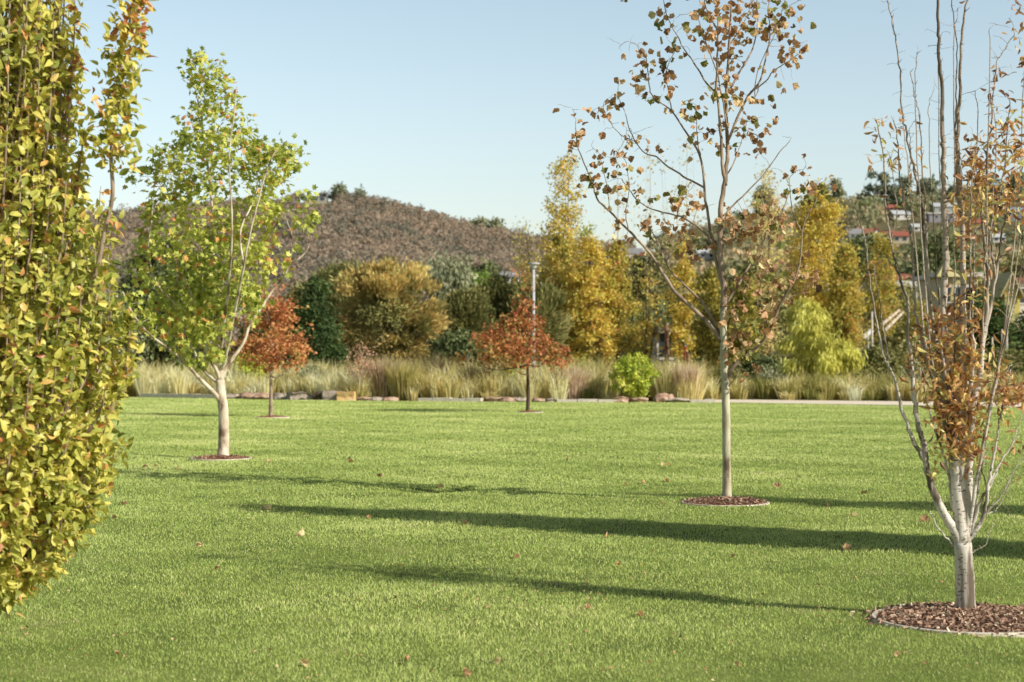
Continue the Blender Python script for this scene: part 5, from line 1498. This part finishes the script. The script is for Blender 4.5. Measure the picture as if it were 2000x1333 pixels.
# utility poles on the hill
for (px, y0, y1, lb_) in [(1710, 412, 448, 'utility pole above the red roofed cottage'), (1848, 378, 404, 'utility pole above the pale roofed house')]:
    c = cast(px, y1); k = F / c[1]
    rr = empty('utility_pole', tuple(c), lb_ + ' on the hillside', 'utility pole')
    mb = MB(); mb.tube([c - [0, 0, 1], c + [0, 0, (y1 - y0) / k]], [.3, .2], 8); mb.build('shaft', M['timber'], rr)
    mb = MB(); mb.box(tuple(c + [0, 0, (y1 - y0) / k - .8]), (2.4, .2, .2)); mb.build('crossarm', M['timber'], rr)

# ------------------------------------------------------------------ hill forests
def forest(name, label, n, u0, u1, t0, t1, mat, hgt, cards, csz, tfun, sh=1.0):
    mb = MB()
    u = rng.uniform(u0, u1, n)
    t = t0 + (t1 - t0) * rng.random(n) ** .8
    Y = Y0(u) + (Yr(u) - Y0(u)) * t
    X = (u - 1000) / F * Y
    Z = H(X, Y)
    hh = hgt * rng.uniform(.5, 1.3, n) * np.where(rng.random(n) < .03, 1.5, 1)
    # nothing tall stands right in front of a house
    top = HY - (Z + hh * 1.05 - CAMH) / Y * F
    ok = np.ones(n, bool)
    for hx, hy, hw, hd in HOUSES:
        ok &= ~((np.abs(u - hx) < hw / 2 + 4 + 3 * F / Y) & (Y < hd + 9) & (top < hy - 2))
    X, Y, Z, hh, u = X[ok], Y[ok], Z[ok], hh[ok], u[ok]
    n = len(X)
    ctn = tfun(X, Y) + rng.normal(0, .16, n)
    k = np.repeat(np.arange(n), cards)
    m = len(k)
    dv = unit(rng.normal(size=(m, 3)))
    dv[:, 2] = np.abs(dv[:, 2]) * 1.0 - .25
    r = rng.uniform(.55, 1.05, m)
    rad = hh * .42
    pos = np.stack([X[k] + dv[:, 0] * rad[k] * r, Y[k] + dv[:, 1] * rad[k] * r, Z[k] + hh[k] * .55 + dv[:, 2] * hh[k] * .42 * r], -1)
    leaves(mb, t_kite(.42), pos, unit(dv * .4 + rdir(m, .2)), unit(dv + rdir(m, 0) * .35), csz * rng.uniform(.6, 1.3, m), ctn[k] + rng.normal(0, .06, m))
    tag(mb.build(name, M[mat]), label, 'forest', kind='stuff')
forest('forest', 'dry brown mauve woodland covering the whole left hill', 10500, -250, 1230, .02, 1.0, 'forest', 10.5, 56, 1.9, lambda X, Y: .45 + .2 * nz2(X, Y, .014, 31) - .3 * (rng.random(len(X)) < .07))
forest('forest', 'olive and brown garden trees massed over the right hillside', 4200, 1080, 2300, .0, 1.0, 'forest_r', 8.0, 40, 1.7, lambda X, Y: .42 + .2 * nz2(X, Y, .02, 33))

# individual trees on the skylines
def sky_tree(px, y0, y1, w_, label, mat='euc', n=1400, D=None, group=None):
    c = cast(px, y1 + 6) if D is None else None
    Dd = D or float(Yr(px)) * .985
    Xc = (px - 1000) / F * Dd
    z = float(H(Xc, Dd))
    k = F / Dd
    T('gum_tree', label, dome(px - w_ / 2, px + w_ / 2, y0, y1, 7, 2.0), Dd, mat, n=n, size=2.6 * Dd / 1700 + .5, clumps=26, cs=1.1 * Dd / 900, style='ball', base=px, zbase=z, bark='bark_pale', trunk=.45, limbs=8, pw=.6, tvar=.14)
sky_tree(662, 367, 388, 22, 'small dark gum standing up on the brown hill skyline beside the house')
sky_tree(702, 374, 392, 16, 'thin sparse gum on the brown hill skyline', n=400)
sky_tree(935, 428, 458, 34, 'pale gum on the low shoulder of the brown hill, left of a pair', n=900, mat='greygreen')
sky_tree(968, 430, 462, 34, 'pale gum on the low shoulder of the brown hill, right of a pair', n=900, mat='greygreen')
sky_tree(1630, 352, 440, 70, 'large grey gum on the right skyline nearest the golden poplar', mat='greygreen', n=2600)
sky_tree(1712, 340, 425, 66, 'large dark gum on the right skyline above the cottage', n=3000)
sky_tree(1765, 352, 410, 60, 'brown grey gum right of the large dark gum', n=2000)
sky_tree(1690, 395, 450, 56, 'rounded olive gum in front of the large dark gum', mat='olive', n=2400, D=780)
sky_tree(1815, 348, 400, 50, 'gum on the right skyline behind the thin stems', n=1400)
sky_tree(1860, 358, 402, 46, 'lower gum on the right skyline left of the rusty leaves', n=1400, mat='greygreen')
sky_tree(1925, 345, 400, 60, 'dark gum on the right skyline behind the rusty leaves', n=1800)
sky_tree(1990, 340, 396, 60, 'dark gum on the right skyline at the frame edge', n=1800)
sky_tree(1490, 372, 420, 46, 'olive gum on the skyline behind the tall brownish poplar', n=1500)
sky_tree(1440, 415, 455, 60, 'low olive gum on the skyline right behind the middle trunk', n=1500, mat='olive')
sky_tree(1300, 458, 500, 60, 'low dark gum on the skyline left of the middle trunk', n=1500)

# ------------------------------------------------------------------ fallen leaves on the lawn
FL = [(585, 1050, 1.5, 'large curled orange brown plane leaf standing up on the left lawn'), (523, 994, 1.1, 'tan fallen leaf left of the tip of the wide shadow'), (1520, 955, 1.1, 'pale fallen leaf in the sun right of the middle trunk'), (1807, 1022, 1.2, 'dark fallen leaf left of the right tree fork'), (972, 1300, 1.0, 'dark brown leaf near the bottom edge, centre'), (598, 1306, 1.3, 'pale dry clod like leaf near the bottom edge on the left'), (912, 1326, 1.2, 'orange slender leaf sticking up at the bottom edge'), (1665, 1010, 1.0, 'tan fallen leaf between the two right hand shadows'), (1655, 1075, 1.1, 'brown leaf lying on the edge of the wide shadow')]
SM = [(283, 915), (303, 914), (348, 919), (526, 904), (680, 897), (684, 903), (742, 932), (1108, 900), (1292, 912), (1306, 911), (1222, 948), (1256, 944), (1302, 942), (1333, 962), (1688, 966), (1615, 989), (242, 985), (222, 1018), (390, 1066), (1430, 1092), (1208, 1112), (1188, 1050), (910, 1025), (795, 1292), (425, 1118), (1008, 1092), (720, 1014), (1440, 1300), (1750, 1290), (230, 1282), (1250, 1205), (770, 1175), (860, 952), (1150, 1195)]
tp = [t_dry(s + 20) for s in range(6)]
def fallen(px, py, sc, label, up=.5, group=None):
    g = G(px, py); g[2] = float(lawn_z(g[0], g[1])) + .024
    sc *= float(np.interp(py, [900, 1000, 1300], [1.2, .95, .5]))
    mb = MB()
    leaves(mb, tp[random.randrange(6)], g[None] * 0, rdir(1, .15), rdir(1, 1.2), [.105 * sc], [rng.uniform(.2, .8)])
    v = mb.v[0]
    v -= v.mean(0)
    o = mb.build('fallen_leaf', M['plane_brown'])
    o.location = tuple(g)
    tag(o, label, 'leaf', group)
for f in FL: fallen(*f[:3], f[3])
for f in SM: fallen(f[0], f[1], random.uniform(.6, .9), 'small dry brown leaf lying flat on the open lawn', group='small fallen leaves on the lawn')

bpy.context.view_layer.update()
